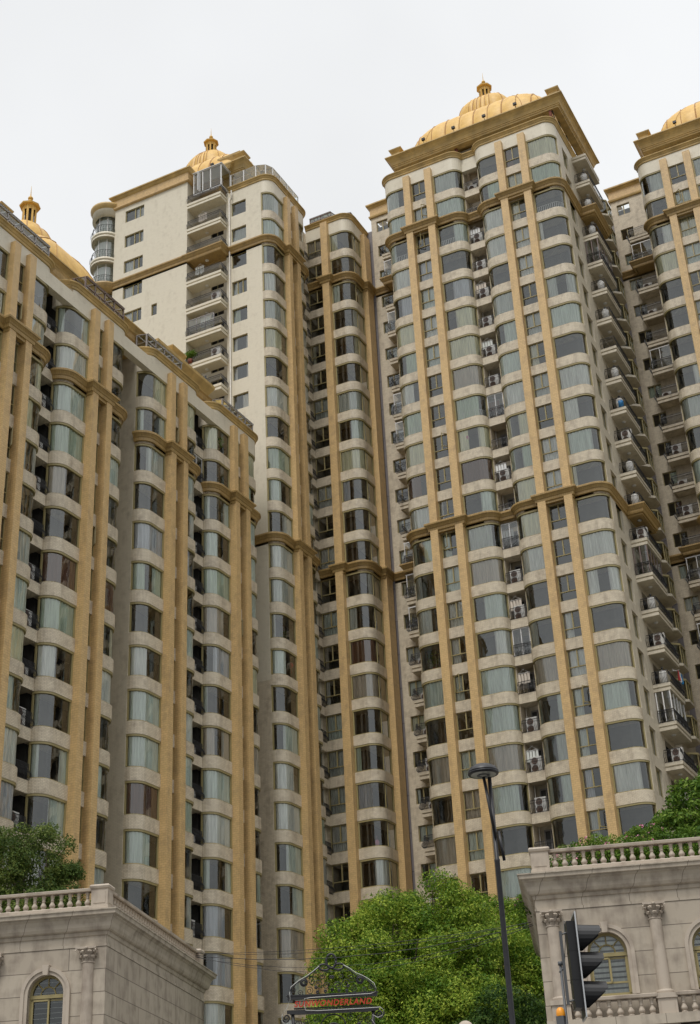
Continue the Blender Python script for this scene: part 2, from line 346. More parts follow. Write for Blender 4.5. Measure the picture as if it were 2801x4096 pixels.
# ------------------------------------------------------------------ railings and balconies
RP = [(0, 0), (.10, .05), (.19, .20), (.19, .34), (.10, .50), (.02, .62), (.03, .76), (0, .90)]
def railing(path, h=.95, sp=.125, r=.021, bulge=1, name='railing', mat='iron'):
    mb = MB()
    mb.tube([(x, y, h) for x, y in path], .026, 4); mb.tube([(x, y, .05) for x, y in path], .018, 4); mb.tube([(x, y, h*.80) for x, y in path], .013, 4)
    L = 0
    for P, Q in zip(path, path[1:]):
        d = sqrt((Q[0]-P[0])**2+(Q[1]-P[1])**2); n = max(1, int(d/sp)); ux, uy = (Q[0]-P[0])/d, (Q[1]-P[1])/d; nx, ny = uy, -ux
        for i in range(n+1):
            if i == n and Q != path[-1]: continue
            t = d*i/n; x, y = P[0]+ux*t, P[1]+uy*t
            mb.tube([(x+nx*o*bulge+ux*.03*sin(z*9), y+ny*o*bulge+uy*.03*sin(z*9), z*h/.9) for o, z in RP], r, 3, False)
    return mb.mesh(name, mat)
def ac_mesh(double):
    def f():
        mb = MB(); h = 1.15 if double else .62
        mb.box(-.42, .42, 0, .32, 0, h); mb.box(-.44, .44, -.01, .33, h-.03, h+.012); mb.box(-.40, .40, -.012, .002, .03, .06)
        return mb.mesh('casing', 'ac_white')
    def g():
        mb = MB()
        for zc in ((.31, .86) if double else (.31,)):
            for rr in (.24, .17, .10, .03):
                mb.tube([(-.10+rr*cos(a*pi/10), -.03, zc+rr*sin(a*pi/10)) for a in range(21)], .012, 4, False)
            for a in range(8): mb.tube([(-.10, -.03, zc), (-.10+.24*cos(a*pi/4), -.03, zc+.24*sin(a*pi/4))], .009, 3, False)
            mb.add([(-.10+.235*cos(a*pi/10), -.017, zc+.235*sin(a*pi/10)) for a in range(20)], [tuple(range(20))])
        return mb.mesh('fan_grille', 'fan_brown')
    return cached(('ac', double), f), cached(('acg', double), g)
def ac_unit(fr, x, y, z, label, double=False, group='air conditioner outdoor units'):
    c, g = ac_mesh(double); p = fr.world(x, y, z)
    t = thing('air_conditioner', label, 'air conditioner', p, fr.rz, group); obj('casing', c, t); obj('fan_grille', g, t); return t
def balcony_slab(w, d, sides=(1, 1), gold=False):
    """stepped slab; front edge at y=0, going in to y=d"""
    mb = MB(); P = [(0, d), (0, 0), (w, 0), (w, d)]
    if gold: pr = [(-.1, -.02), (.06, -.02), (.10, .10), (.10, .22), (.16, .30), (.30, .55), (.34, .56), (.34, .68), (-.3, .68)]
    else: pr = [(-.18, 0), (0, 0), (0, .22), (-.07, .24), (-.07, .30), (.03, .33), (.03, .58), (-.3, .58)]
    mb.sweep(P, pr); mb.prism([(.15, .15), (w-.15, .15), (w-.15, d), (.15, d)], .02, .5)
    return mb
def win_wall(x0, x1, z0, z1, y0, y1, holes):
    """solid wall with rectangular holes (hx0,hx1,hz0,hz1)"""
    mb = MB(); zs = sorted(set([z0, z1]+[h[2] for h in holes]+[h[3] for h in holes])); zs = [z for z in zs if z0 <= z <= z1]
    for a, b in zip(zs, zs[1:]):
        hs = sorted([h for h in holes if h[2] < (a+b)/2 < h[3]]); x = x0
        for h in hs:
            if h[0] > x: mb.box(x, h[0], y0, y1, a, b)
            x = h[1]
        if x < x1: mb.box(x, x1, y0, y1, a, b)
    return mb

# ------------------------------------------------------------------ facade groups of the apartment blocks
CORN = [(-.3, 0), (0, 0), (0, .18), (.05, .20), (.10, .21), (.12, .34), (.12, .42), (.17, .46), (.20, .54), (.31, .68), (.36, .70), (.37, .83), (.34, .87), (-.3, .872)]
GOLDTOP = [(-.3, 0), (.05, 0), (.08, .05), (.08, .18), (.12, .22), (.18, .36), (.26, .42), (.27, .50), (.24, .53), (-.35, .535)]
class Group:
    """bay - pier - narrow - pier - bay; x = 0 at the left edge of the first pier"""
    def __init__(s, fr, g, Lb, Rb, pw, nw, key, rext=None):
        s.fr = fr; s.g = g; s.pw = pw; s.nw = nw; s.key = key; s.gw = 2*pw+nw; r = 1.0
        s.x0 = -Lb; s.x1 = s.gw+Rb
        s.bl = arc(-Lb+r, r, r, 180, 270)+[(-.0, 0)]
        s.br = [(s.gw, 0)]+arc(s.x1-r, r, r, 270, 360)
        s.full = arc(-Lb+r, r, r, 180, 270)+arc(s.x1-r, r, r, 270, 360)
        s.cap = arc(-Lb+r, r, r, 180, 270)+[(-.06, 0), (-.06, -.44), (s.gw+.06, -.44), (s.gw+.06, 0)]+arc(s.x1-r, r, r, 270, 360)
    def sh(s, pts): return [(x+s.g, y) for x, y in pts]
    def back(s): return s.sh(s.full)+[(s.g+s.x1-.04, 1.04), (s.g+s.x1-.04, 1.35), (s.g+s.x0+.04, 1.35), (s.g+s.x0+.04, 1.04)]
    def bands(s, mb, ks):
        poly = s.back()
        for k in ks: mb.prism(poly, ZK(k), ZK(k)+SB)
    def piers(s, segs, name='pier'):
        for z0, z1, d in segs:
            for x in (0, s.pw+s.nw): s.fr.put(name, MB().box(s.g+x, s.g+x+s.pw, -d, .3, z0, z1).mesh(name, 'pier_tile'))
    def windows(s, ks, left=True, right=True, mid=True, empty=.2, casn='casement_window', Hf=None):
        F_ = Frame(s.fr.p, *s.fr.world(s.g, 0, 0)[:2], s.fr.rz)
        for k in ks:
            z = ZK(k)+SB; H = Hf(k) if Hf else WH; v = random.choices(range(11), [5, 5, 5, 3, 3, 3, 3, 2, 3, 3, 2])[0]; c = random.choices(CURT, CW)[0]
            if left: bay_window(F_, ('L',)+s.key, s.bl, z, H=H, empty_p=empty, col=c)
            if right:
                if random.random() < .6: bay_window(F_, ('R',)+s.key, s.br, z, H=H, vi=v if random.random() < .5 else None, empty_p=empty, col=c)
                else: bay_window(F_, ('R',)+s.key, s.br, z, H=H, empty_p=empty)
            if mid: casement(F_, s.pw, s.nw, z, H, random.choices([0, 1, 2], [8, 1, .6])[0], name=casn)
def bodies(fr, mb, x0, x1, depth, z0, z1, lwall=True, rwall=True):
    """side walls and hidden back body"""
    mb.box(x0, x0+.25, .98, depth, z0, z1); mb.box(x1-.25, x1, .98, depth, z0, z1)
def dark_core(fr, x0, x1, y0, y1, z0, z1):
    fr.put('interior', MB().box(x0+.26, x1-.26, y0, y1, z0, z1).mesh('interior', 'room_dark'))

def dome(parent, cx, cy, zb, hx, hy, zplat, px, py, sign=1):
    """platform cornice with a long cloister-vault dome, lantern and spire; zb = top of the platform"""
    b = parent.location; P = lambda n, mb, mt, pr=None: obj(n, mb.mesh(n, mt), pr or parent, (cx-b.x, cy-b.y, 0-b.z) if pr is None else (0, 0, 0))
    rect = [(-px, -py), (px, -py), (px, py), (-px, py)]
    mb = MB().sweep(rect, [(-1.3, -1.15), (-.62, -1.15), (-.60, -1.0), (-.53, -.97), (-.53, -.85), (-.47, -.83), (-.45, -.74), (-.39, -.55), (-.25, -.30), (-.06, -.12), (0, -.10), (0, 0), (-1.4, .01), (-1.4, -.4), (-1.3, -1.15)], closed=True)
    mb.box(-hx*.86, hx*.86, -hy*.9, hy*.9, -.75, -.05)
    pl = P('platform_cornice', mb.xf(Matrix.Translation((0, 0, zb))), 'gold_paint')
    def vault(hx, hy, z0, z1, bulge):
        rows = []; N_ = 14
        for i in range(N_+1):
            t = i/N_; a = t*pi/2; f = cos(a)**.8 if t < 1 else .0
            off = (1-f)*hy*.98
            rows.append((off, z0+(z1-z0)*sin(a)**.95))
        pts = []; k = 6
        for off, z in rows:
            hx0, hy0 = hx, hy; ex, ey = hx-off*1.0, hy-off; cr_ = min(ey*.75, 2.2); ring = []
            for (sx_, sy_, a0) in ((-1, -1, 180), (1, -1, 270), (1, 1, 0), (-1, 1, 90)):
                for j in range(k+1):
                    a = rad(a0+90*j/k); ring.append((sx_*(ex-cr_)+cr_*cos(a), sy_*(ey-cr_)+cr_*sin(a), z))
                if sy_*sx_ > 0:      # long side leaving this corner: panels swell between the ribs
                    xs0 = sx_*(ex-cr_)
                    for j in range(1, 40):
                        x = xs0*-1*(-1)+(-2*xs0)*j/40; q_ = abs(sin(pi*x/(hx0*.2)))**.7
                        ring.append((x, sy_*(ey+.16*bulge*q_*(ey/hy0)), z+.10*bulge*q_*(1-ey/hy0)))
            pts.append(ring)
        return pts
    def shell(pts):
        n = len(pts[0]); vs = [p for r in pts for p in r]
        fs = [(i*n+j, i*n+(j+1) % n, (i+1)*n+(j+1) % n, (i+1)*n+j) for i in range(len(pts)-1) for j in range(n)]; fs.append(tuple((len(pts)-1)*n+j for j in range(n)))
        return MB().add(vs, fs, True)
    low = vault(hx, hy, zb+.0, zb+4.7, .65); ld = P('dome', shell(low), 'dome_metal')
    seam = MB(); n = len(low[0])
    def at_x(rows, x, sgn):
        out = []
        for r in rows:
            mx = max(p[0] for p in r)
            xx = max(-mx, min(mx, x))
            best = None
            for a, b2 in zip(r, r[1:]+r[:1]):
                if (a[0]-xx)*(b2[0]-xx) <= 1e-9 and abs(b2[0]-a[0]) > 1e-6 and (a[1]+b2[1])*sgn > 0:
                    f = (xx-a[0])/(b2[0]-a[0]); best = (xx, a[1]+(b2[1]-a[1])*f, a[2])
            if best: out.append(best)
        return out
    for q in range(-4, 5):
        x = q*hx*.2
        for sg in (-1, 1):
            l_ = at_x(low, x, sg)
            if len(l_) > 2: seam.tube([(a*1.0, b_+sg*.02, c+.02) for a, b_, c in l_], .035 if q % 2 else .065, 4, False)
    for j in list(range(0, 7, 3))+list(range(46, 53, 3))+list(range(53, 60, 3))+list(range(99, 106, 3)): seam.tube([(r[j][0], r[j][1], r[j][2]+.02) for r in low], .03, 4, False)
    obj('seam', seam.mesh('seam', 'dome_seam'), ld)
    ht = low[-1][0][2]
    up = vault(hx*.40, hy*.50, zb+4.2, zb+7.35, .6); ud = P('upper_dome', shell(up), 'dome_metal')
    s2 = MB()
    for j in [0, 3, 6, 14, 22, 30, 38, 46, 49, 52, 53, 56, 59, 67, 75, 83, 91, 99, 102, 105]: s2.tube([(r[j][0], r[j][1], r[j][2]+.02) for r in up], .045, 4, False)
    s2.sweep([(-hx*.41, -hy*.51), (hx*.41, -hy*.51), (hx*.41, hy*.51), (-hx*.41, hy*.51)], [(-.1, zb+4.25), (.1, zb+4.3), (.1, zb+4.5), (-.1, zb+4.55)], closed=True)
    obj('seam', s2.mesh('seam', 'dome_seam'), ud)
    zt = zb+7.1; lan = MB()
    lan.lathe([(.85, zt), (.85, zt+.22), (.70, zt+.26)], 8, smooth=False)
    for i in range(8):
        a = pi/8+i*pi/4; x, y = .60*cos(a), .60*sin(a); lan.tube([(x, y, zt+.2), (x, y, zt+2.0)], .13, 4)
    lan.lathe([(.66, zt+1.6), (.70, zt+1.95), (.96, zt+2.02), (1.0, zt+2.14), (.60, zt+2.30), (.34, zt+2.5), (.20, zt+2.72), (.12, zt+2.82), (0, zt+2.83)], 8, smooth=False)
    ln = P('lantern', lan.xf(Matrix.Diagonal((.80, .80, 1, 1))), 'dome_metal')
    obj('lantern_core', MB().lathe([(.34, zt+.1), (.34, zt+1.9)], 8).mesh('lantern_core', 'room_dark'), ln)
    fin = MB().lathe([(0, zt+2.7)]+[(.2*sin(a*pi/8), zt+2.92-.2*cos(a*pi/8)) for a in range(1, 8)]+[(.05, zt+3.13), (.03, zt+3.5), (.008, zt+4.15), (0, zt+4.16)], 10)
    obj('finial', fin.mesh('finial', 'dome_metal'), ln)
    for sx_ in (-1, 1):
        mb = MB(); q = [(sx_*(px-.95)+a*.42, -py+.95+c_*.42) for a, c_ in ((-1, -1), (1, -1), (1, 1), (-1, 1))]
        mb.sweep(q, [(0, zb), (0, zb+.1), (-.08, zb+.12), (.0, zb+.65), (.2, zb+.95), (.22, zb+1.05), (-.4, zb+1.06)], closed=True)
        P('corner_pedestal', mb, 'gold_paint')
    for i in range(4):
        x = -px+px*2*(.22+.165*i)*1.05
        mb = MB().tube([(x, -py+.12, zb), (x, -py+.05, zb+.35)], .03, 4); mb.box(x-.16, x+.16, -py-.1, -py+.1, zb+.34, zb+.58)
        P('floodlight', mb, 'signal_black')
    return pl

# =================================================================== GROUND
gm = MB().add([(-900, -600, 0), (900, -600, 0), (900, 1400, 0), (-900, 1400, 0)], [(0, 1, 2, 3)]).mesh('ground', 'ground_earth')
tag(obj('ground', gm), kind='structure')
TH = rad(18.3)
rdm = MB().add([(-80, -12, .004), (60, -12, .004), (60, 30, .004), (-80, 30, .004)], [(0, 1, 2, 3)]).mesh('road', 'asphalt')
tag(obj('road', rdm, rz=TH), kind='structure')
pvm = MB().box(-80, 60, 30, 62, .0, .13).mesh('pavement', 'pavement_stone')
tag(obj('pavement', pvm, rz=TH), kind='structure')

# =================================================================== LEFT WING (x = -48.89, facing +X)
K_LO = 14
wing = thing('apartment_block', 'long lower beige apartment block with golden piers at the left edge', 'building', (-55, 68, 0))
fw = Frame(wing, -48.89, 0, pi/2)
XW = [('G0', 53.85, 5.2), ('G1', 62.18, 2.45), ('G2', 71.36, 2.45), ('G3', 79.99, 2.45)]
gs = [Group(fw, g, Lb, 2.45, .58, .94, ('w', Lb)) for n, g, Lb in XW]
bands = MB(); body = MB(); cor = MB(); par = MB(); gold = MB()
WT = 57.52
for G_ in gs:
    G_.bands(bands, [k for k in range(-1, 17) if k != 0])
    a, b_ = G_.g+G_.x0, G_.g+G_.x1
    fw.put('cornice', MB().sweep(G_.sh(G_.cap), [(o, z+ZK(0)) for o, z in CORN]).mesh('cornice', 'gold_tile')); bands.prism(G_.back(), ZK(0)+.01, ZK(0)+SB-.01)
    G_.piers([(0, ZK(0)+.25, .50), (ZK(0)+.8, 58.40, .39)])
    par.prism(G_.back(), WT, 58.95)
    gold.sweep(G_.sh(G_.full), [(o, z+58.94) for o, z in GOLDTOP])
for a, b_ in ((gs[0].g+gs[0].x0, gs[1].g+gs[1].x1), (gs[2].g+gs[2].x0, gs[3].g+gs[3].x1)):
    body.box(a, b_, 5.0, 13, 0, 59.2); body.box(a, a+.25, .99, 5.0, 0, 59.0); body.box(b_-.25, b_, .99, 5.0, 0, 59.0)
body.box(gs[1].g+gs[1].x1, gs[2].g+gs[2].x0, 6.5, 12, 0, 59.1)
body.box(gs[3].g+gs[3].x1, 87.33, 6.5, 12, 0, 59.1)
for G_ in gs: dark_core(fw, G_.g+G_.x0, G_.g+G_.x1, 1.36, 4.9, 0, 58.8)
gold.box(48.0, 84.6, 1.0, 6.2, 58.96, 59.30)
par.box(gs[0].g+gs[0].x1-.99, gs[1].g+gs[1].x0+.99, -.002, .5, WT, 58.60)
par.box(gs[1].g+gs[1].x1-.99, gs[2].g+gs[2].x0+.99, -.002, .5, WT, 58.60)
par.box(gs[2].g+gs[2].x1-.99, gs[3].g+gs[3].x0+.99, -.002, .5, WT, 58.60)
fw.put('parapet_bands', bands.mesh('parapet_bands', 'beige_tile')); fw.put('wall', body.mesh('wall', 'flank_tile'))
fw.put('roof_parapet', par.mesh('roof_parapet', 'cream_tile')); fw.put('roof_moulding', gold.mesh('roof_moulding', 'gold_paint'))
for i, G_ in enumerate(gs):
    G_.windows(range(-1, K_LO+1), left=True, right=True, empty=.14)
# recess balconies of the wing
def recess(fr, x0, x1, ks, y=.86, own='wing', glaz=.15, acp=.6, label='', slab_mat='beige_tile', cream=False, lab=None, side=1):
    w = x1-x0
    body = cached(('rs', round(w, 2)), lambda: MB().box(0, w, 0, 1.1, 0, .74).mesh('balcony', slab_mat))
    rl = cached(('rr', round(w, 2)), lambda: railing([(.0, 0), (w*.5, -.02), (w, 0)], sp=.10))
    zs = list(ks)
    fr.put('recess_wall', MB().box(x0, x1, y+1.7, y+1.8, ZK(zs[-1]), ZK(zs[0])+3).mesh('recess_wall', 'flank_tile'))
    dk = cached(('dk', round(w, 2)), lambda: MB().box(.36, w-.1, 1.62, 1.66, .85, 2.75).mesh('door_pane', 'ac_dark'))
    for n, k in enumerate(zs):
        bc = fr.put('balcony', body, ZK(k), x0, y)
        obj('railing', rl, bc, (0, .04, .74))
        obj('downpipe', cached('dp', lambda: MB().tube([(.12, 1.0, -2.2), (.12, 1.0, 0)], .055, 8).mesh('downpipe', 'pipe')), bc, (0, 0, 0))
        dm = cached(('door', round(w, 2)), lambda: MB().join(MB().box(.3, w-.1, 1.55, 1.6, .75, .85)).box(.3, w-.1, 1.55, 1.6, 2.75, 2.85).box(.3, .36, 1.55, 1.6, .8, 2.8).box(w*.55, w*.55+.06, 1.55, 1.6, .8, 2.8).mesh('balcony_door', 'grey_frame'))
        dd_ = obj('balcony_door', dm, bc); obj('door_pane', dk, dd_)
        q = random.random()
        if q < glaz:
            gz = cached(('gz', round(w, 2)), lambda: MB().box(0, w, .10, .15, 2.9, 3.0).box(0, .05, .10, .15, .75, 2.9).box(w-.05, w, .10, .15, .75, 2.9).box(w/2-.03, w/2+.03, .10, .15, .75, 2.9).mesh('balcony_glazing', 'white_frame'))
            gg = cached(('gg', round(w, 2)), lambda: MB().add([(0, .12, .75), (w, .12, .75), (w, .12, 2.95), (0, .12, 2.95)], [(0, 1, 2, 3)]).mesh('pane', 'glass'))
            g2 = obj('balcony_glazing', gz, bc); obj('pane', gg, g2)
        elif q < glaz+acp:
            dbl = random.random() < .55
            ac_unit(fr, x0+w*.5, y+.28, ZK(k)+.75, (('two-fan' if dbl else 'one-fan')+' air conditioner, '+ORD[n+1]+' balcony down, '+lab), dbl)
recess(fw, gs[0].g+gs[0].x1, gs[1].g+gs[1].x0, range(-1, K_LO), lab='far left slot of the lower block', acp=.75, glaz=.05)
recess(fw, gs[2].g+gs[2].x1, gs[3].g+gs[3].x0, range(-1, K_LO), lab='right-hand slot of the lower block', acp=.75, glaz=.05)
# roof of the wing: dome platform behind, its box pedestals and glass rooms
dome(wing, -56.7, 64.2, 62.8, 4.9, 4.6, 0, 5.7, 9.2)
fw.put('attic_wall', MB().box(50, 80.1, 2.6, 12, 59.2, 61.75).mesh('attic_wall', 'pier_tile'))
fw.put('attic_cornice', MB().sweep([(73.2, 8), (73.2, 2.3), (80.2, 2.3), (80.2, 12)], [(-.5, 61.7), (.0, 61.7), (.1, 61.9), (.12, 62.1), (.5, 62.75), (.5, 63.0), (-2, 63.01)]).box(73.3, 80.0, 2.4, 11, 61.72, 62.98).mesh('attic_cornice', 'gold_paint'))
fw.put('attic_lower_cornice', MB().sweep([(50, 1.6), (79.6, 1.6), (79.6, 12)], [(-1.5, 60.3), (0, 60.3), (.15, 60.5), (.2, 60.9), (.3, 61.0), (-1.5, 61.01)]).mesh('attic_lower_cornice', 'gold_tile'))
fw.put('attic_pedestal', MB().sweep([(76.6, 3.2), (78.1, 3.2), (78.1, 4.6), (76.6, 4.6)], [(0, 63), (-.1, 63.6), (0, 64.3), (.25, 64.9), (.25, 65.0), (-.7, 65.02)], closed=True).mesh('attic_pedestal', 'gold_paint'))
def glass_room(fr, x0, x1, y0, y1, z0, h, slope=.5, mat='grey_frame', n=4, name='roof_conservatory', xl=None):
    mb = MB(); zf = z0+h; zb = z0+h+slope; t = .045
    xs = [x0+(x1-x0)*i/n for i in range(n+1)]
    for x in xs:
        mb.box(x-t, x+t, y0-t, y0+t, z0, zf); mb.box(x-t, x+t, y1-t, y1+t, z0, zb); mb.tube([(x, y0, zf), (x, y1, zb)], t, 4)
        mb.tube([(x, y0-.12, zf), (x, y0, zf)], t, 4)
    for x in (x0, x1): mb.tube([(x, y0, z0+h*.55), (x, y1, z0+h*.55)], t, 4); mb.box(x-t, x+t, (y0+y1)/2-t, (y0+y1)/2+t, z0, zf+slope/2)
    for zz in (z0+.03, z0+h*.62, zf): mb.box(x0, x1, y0-t, y0+t, zz-t, zz+t)
    mb.box(x0, x1, y1-t, y1+t, zb-t, zb+t); mb.tube([(x0, (y0+y1)/2, zf+slope/2), (x1, (y0+y1)/2, zf+slope/2)], t*.8, 4)
    for i in range(n):   # small opening lights
        if i % 2: mb.box((xs[i]+xs[i+1])/2-t, (xs[i]+xs[i+1])/2+t, y0-t, y0+t, z0, z0+h*.62)
    c = fr.put(name, mb.mesh(name, mat))
    g = MB().add([(x0, y0, z0), (x1, y0, z0), (x1, y0, zf), (x0, y0, zf)], [(0, 1, 2, 3)]).add([(x0, y0-.15, zf+.03), (x1, y0-.15, zf+.03), (x1, y1, zb+.03), (x0, y1, zb+.03)], [(0, 1, 2, 3)])
    g.add([(x0, y0, z0), (x0, y1, z0), (x0, y1, zb), (x0, y0, zf)], [(3, 2, 1, 0)]).add([(x1, y0, z0), (x1, y1, z0), (x1, y1, zb), (x1, y0, zf)], [(0, 1, 2, 3)])
    obj('pane', g.mesh('pane', 'clear_glass'), c)
glass_room(fw, 62.0, 66.4, .45, 2.4, 59.45, 1.75, .45, 'bronze_frame', 4)
glass_room(fw, 69.3, 73.8, .45, 2.2, 59.45, 1.35, .4, 'grey_frame', 4)
glass_room(fw, 79.6, 84.2, .45, 2.2, 59.45, 1.35, .4, 'grey_frame', 4)
glass_room(fw, 52.5, 58.0, .45, 2.2, 59.45, 1.55, .4, 'grey_frame', 4)
fw.put('terrace_railing', railing([(57.6, .1), (61.2, .1)], 1.0, .12, .02, 0, 'terrace_railing', 'gold_paint'), 58.6)

# =================================================================== BACK LEFT TOWER (faces at y = 87.33 and x = -48.89)
tb = thing('apartment_tower', 'cream domed tower at the back left with rounded balconies and a plain white flank wall', 'building', (-57, 92, 0))
fb = Frame(tb, -48.89, 0, pi/2)
G4 = Group(fb, 89.78, 2.45, 2.45, .60, .92, ('b', 1))
bands = MB(); cor = MB(); gold = MB(); par = MB(); body = MB()
KB = range(-11, 17)
for k in KB:
    if k in (0, -10): continue
    (par if k < 0 and False else bands)
    G4.bands(bands, [k])
for k in (0, -10): bands.prism(G4.back(), ZK(k)+.01, ZK(k)+SB-.01)
for k in (0, -10):   # cornice wraps round to the plain wall
    P = [(87.33, 17.2), (87.33, 1.0)]+G4.sh(G4.cap)[1:]
    fb.put('cornice', MB().sweep(P, [(o, z+ZK(k)) for o, z in CORN]).mesh('cornice', 'gold_tile'))
G4.piers([(0, ZK(0)+.25, .50), (ZK(0)+.8, ZK(-10)+.25, .45), (ZK(-10)+.8, 88.30, .39)])
par.prism(G4.back(), 87.52, 88.92)
gold.sweep([(87.33, 4.4), (87.33, 1.0)]+G4.sh(G4.full)[1:], [(o, z+88.9) for o, z in GOLDTOP])
dark_core(fb, 87.58, G4.g+G4.x1, 1.36, 3.2, 0, 88.8)
G4.windows(range(-11, K_LO+1), empty=.1)
fb.put('parapet_bands', bands.mesh('parapet_bands', 'beige_tile')); fb.put('roof_parapet', par.mesh('roof_parapet', 'cream_tile')); fb.put('roof_moulding', gold.mesh('roof_moulding', 'gold_paint'))
# -Y facing part: x from -53.35 to -49.89, windows at -53.05..-51.5
f2 = Frame(tb, 0, 0, 0)
hol = [(-53.05, -51.50, ZK(k)+SB+.62, ZK(k)+3) for k in range(-11, 9)]
f2.put('side_wall', win_wall(-53.35, -49.90, 40, 88.92, 87.33, 87.60, hol).mesh('side_wall', 'cream_tile'))
f2.put('lower_side_wall', MB().box(-53.35, -49.90, 87.33, 87.6, 0, 39.99).mesh('lower_side_wall', 'beige_tile'))
f2.put('interior', MB().box(-53.3, -50.1, 88.6, 90, 30, 88.5).mesh('interior', 'room_dark'))
def flat_window(fr, x, w, z, H, nmul=1, y=.12, cur=.6, frame='olive_frame', split=(.5,), tint=None, name='window', col=None):
    def mk():
        mb = MB(); t = .05; mb.box(0, w, 0, .08, 0, t); mb.box(0, w, 0, .08, H-t, H); mb.box(0, t, 0, .08, t, H-t); mb.box(w-t, w, 0, .08, t, H-t)
        for s_ in split: mb.box(w*s_-t, w*s_+t, -.01, .08, t, H-t)
        return mb.mesh('window_frame', frame)
    o = fr.put(name, cached(('fw', round(w, 2), round(H, 2), split, frame), mk), z, x, y)
    obj('pane', cached(('fg', round(w, 2), round(H, 2)), lambda: MB().add([(0, .04, 0), (w, .04, 0), (w, .04, H), (0, .04, H)], [(0, 1, 2, 3)]).mesh('pane', 'glass')), o)
    if random.random() < cur:
        v = random.choice([0, 0, 3, 5, 4]); obj('curtain', cached(('fc', round(w, 2), round(H, 2), v), lambda: curtain_mesh([(0, 0), (w*.5, 0), (w, 0)], VAR[v], .03, H-.03, 31+v, .22)), o, mat=col or random.choices(CURT, CW)[0])
    return o
fs = Frame(tb, 0, 87.33, 0)
for k in range(-11, 4):
    sp = (.36, .70) if k in (-8, -3, 2) else ()
    flat_window(fs, -53.05, 1.55, ZK(k)+SB+.62, 1.51, split=sp, cur=.55)
f2.put('downpipe', MB().tube([(-53.2, 87.2, 20), (-53.2, 87.2, 88.2)], .07, 8).tube([(-53.2, 87.2, 87.6), (-52.9, 87.15, 88.0), (-52.9, 87.1, 88.9)], .06, 8).mesh('downpipe', 'pipe'))
# balcony stack x -57.15..-53.5
BW = 3.62
slabm = balcony_slab(BW, 1.2).mesh('balcony_slab', 'cream_tile'); slabg = balcony_slab(BW, 1.2, gold=True).mesh('balcony_slab', 'gold_tile')
railm = railing([(0, 1.0), (0, .06), (BW-.04, .06), (BW-.04, 1.0)], sp=.10)
f2.put('recess_wall', win_wall(-57.15, -53.35, 50, 92.4, 88.5, 88.7, [(-56.0, -54.6, ZK(k)+.93, ZK(k)+3.1) for k in range(-11, 3)]).mesh('recess_wall', 'cream_tile'))
f2.put('recess_side', MB().box(-53.6, -53.35, 87.33, 88.7, 0, 89).mesh('recess_side', 'cream_tile'))
f2.put('interior', MB().box(-57.1, -53.6, 89.6, 90, 50, 92).mesh('interior', 'room_dark'))
fbal = Frame(tb, -57.15, 86.2, 0)
for n, k in enumerate(range(-11, 3)):
    g_ = k == -10
    sl_ = fbal.put('balcony', slabg if g_ else slabm, ZK(k)+.33-(.16 if g_ else 0), 0, 0)
    obj('railing', railm, sl_, (0, 0, .58+(.16 if g_ else 0)))
    obj('ceiling_light', cached('cl', lambda: MB().lathe([(0, -.06), (.14, -.06), (.17, -.01), (.17, .01)], 14, (1.7, .75)).mesh('ceiling_light', 'white_frame')), sl_)
    dfr = MB().box(1.15, 2.55, 2.32, 2.38, .6, .66)
    obj('balcony_door', cached('bdoor', lambda: MB().box(1.15, 2.55, 2.32, 2.38, 2.70, 2.76).box(1.15, 1.21, 2.32, 2.38, .6, 2.76).box(2.49, 2.55, 2.32, 2.38, .6, 2.76).box(1.82, 1.88, 2.32, 2.38, .6, 2.76).mesh('balcony_door', 'olive_frame')), sl_)
    if n in (4, 8):
        gz = MB(); z1_ = 2.42
        for x in (.05, .95, 1.85, 2.75): gz.box(x-.03, x+.03, .22, .28, .6, z1_)
        if n == 8: gz.box(3.5, 3.56, .22, .28, .6, z1_)
        gz.box(.02, 2.78 if n == 4 else 3.56, .22, .28, z1_-.06, z1_); gz.box(.02, 2.78 if n == 4 else 3.56, .22, .28, 1.5, 1.55)
        g3 = obj('balcony_glazing', gz.mesh('balcony_glazing', 'grey_frame'), sl_); obj('pane', MB().add([(.02, .25, .6), (2.78, .25, .6), (2.78, .25, z1_), (.02, .25, z1_)], [(0, 1, 2, 3)]).mesh('pane', 'glass'), g3)
    if n in (3, 5, 8): ac_unit(fbal, 2.75, .5, ZK(k)+.92, 'two-fan air conditioner, '+ORD[n+1]+' balcony down, beside the white flank wall', True)
# glass room over the topmost balcony
def glass_box(fr, x0, x1, y0, y1, z0, z1, name='roof_conservatory'):
    mb = MB(); t = .05
    for x in (x0, x0+(x1-x0)*.33, x0+(x1-x0)*.62, x1): mb.box(x-t, x+t, y0-t, y0+t, z0, z1)
    mb.box(x1-t, x1+t, y1-t, y1+t, z0, z1)
    for z in (z0+t, z1): mb.box(x0, x1, y0-t, y0+t, z-t, z+t); mb.box(x1-t, x1+t, y0, y1, z-t, z+t)
    mb.box(x0+.7, x0+.75, y0-.5, y0, z0+.1, z1-.2); mb.box(x0-.1, x1+.15, y0-.15, y1, z1+.04, z1+.10)
    c = fr.put(name, mb.mesh(name, 'white_frame'))
    obj('pane', MB().add([(x0, y0, z0), (x1, y0, z0), (x1, y0, z1), (x0, y0, z1)], [(0, 1, 2, 3)]).add([(x1, y0, z0), (x1, y1, z0), (x1, y1, z1), (x1, y0, z1)], [(0, 1, 2, 3)]).mesh('pane', 'clear_glass'), c)
glass_box(fbal, .5, 3.5, .35, 1.9, 85.50+3.95, 92.0)
# one more balcony level at the very top, under the glass room
tp = fbal.put('balcony', slabm, ZK(-12)+.33, 0, 0); obj('railing', railm, tp, (0, 0, .58))
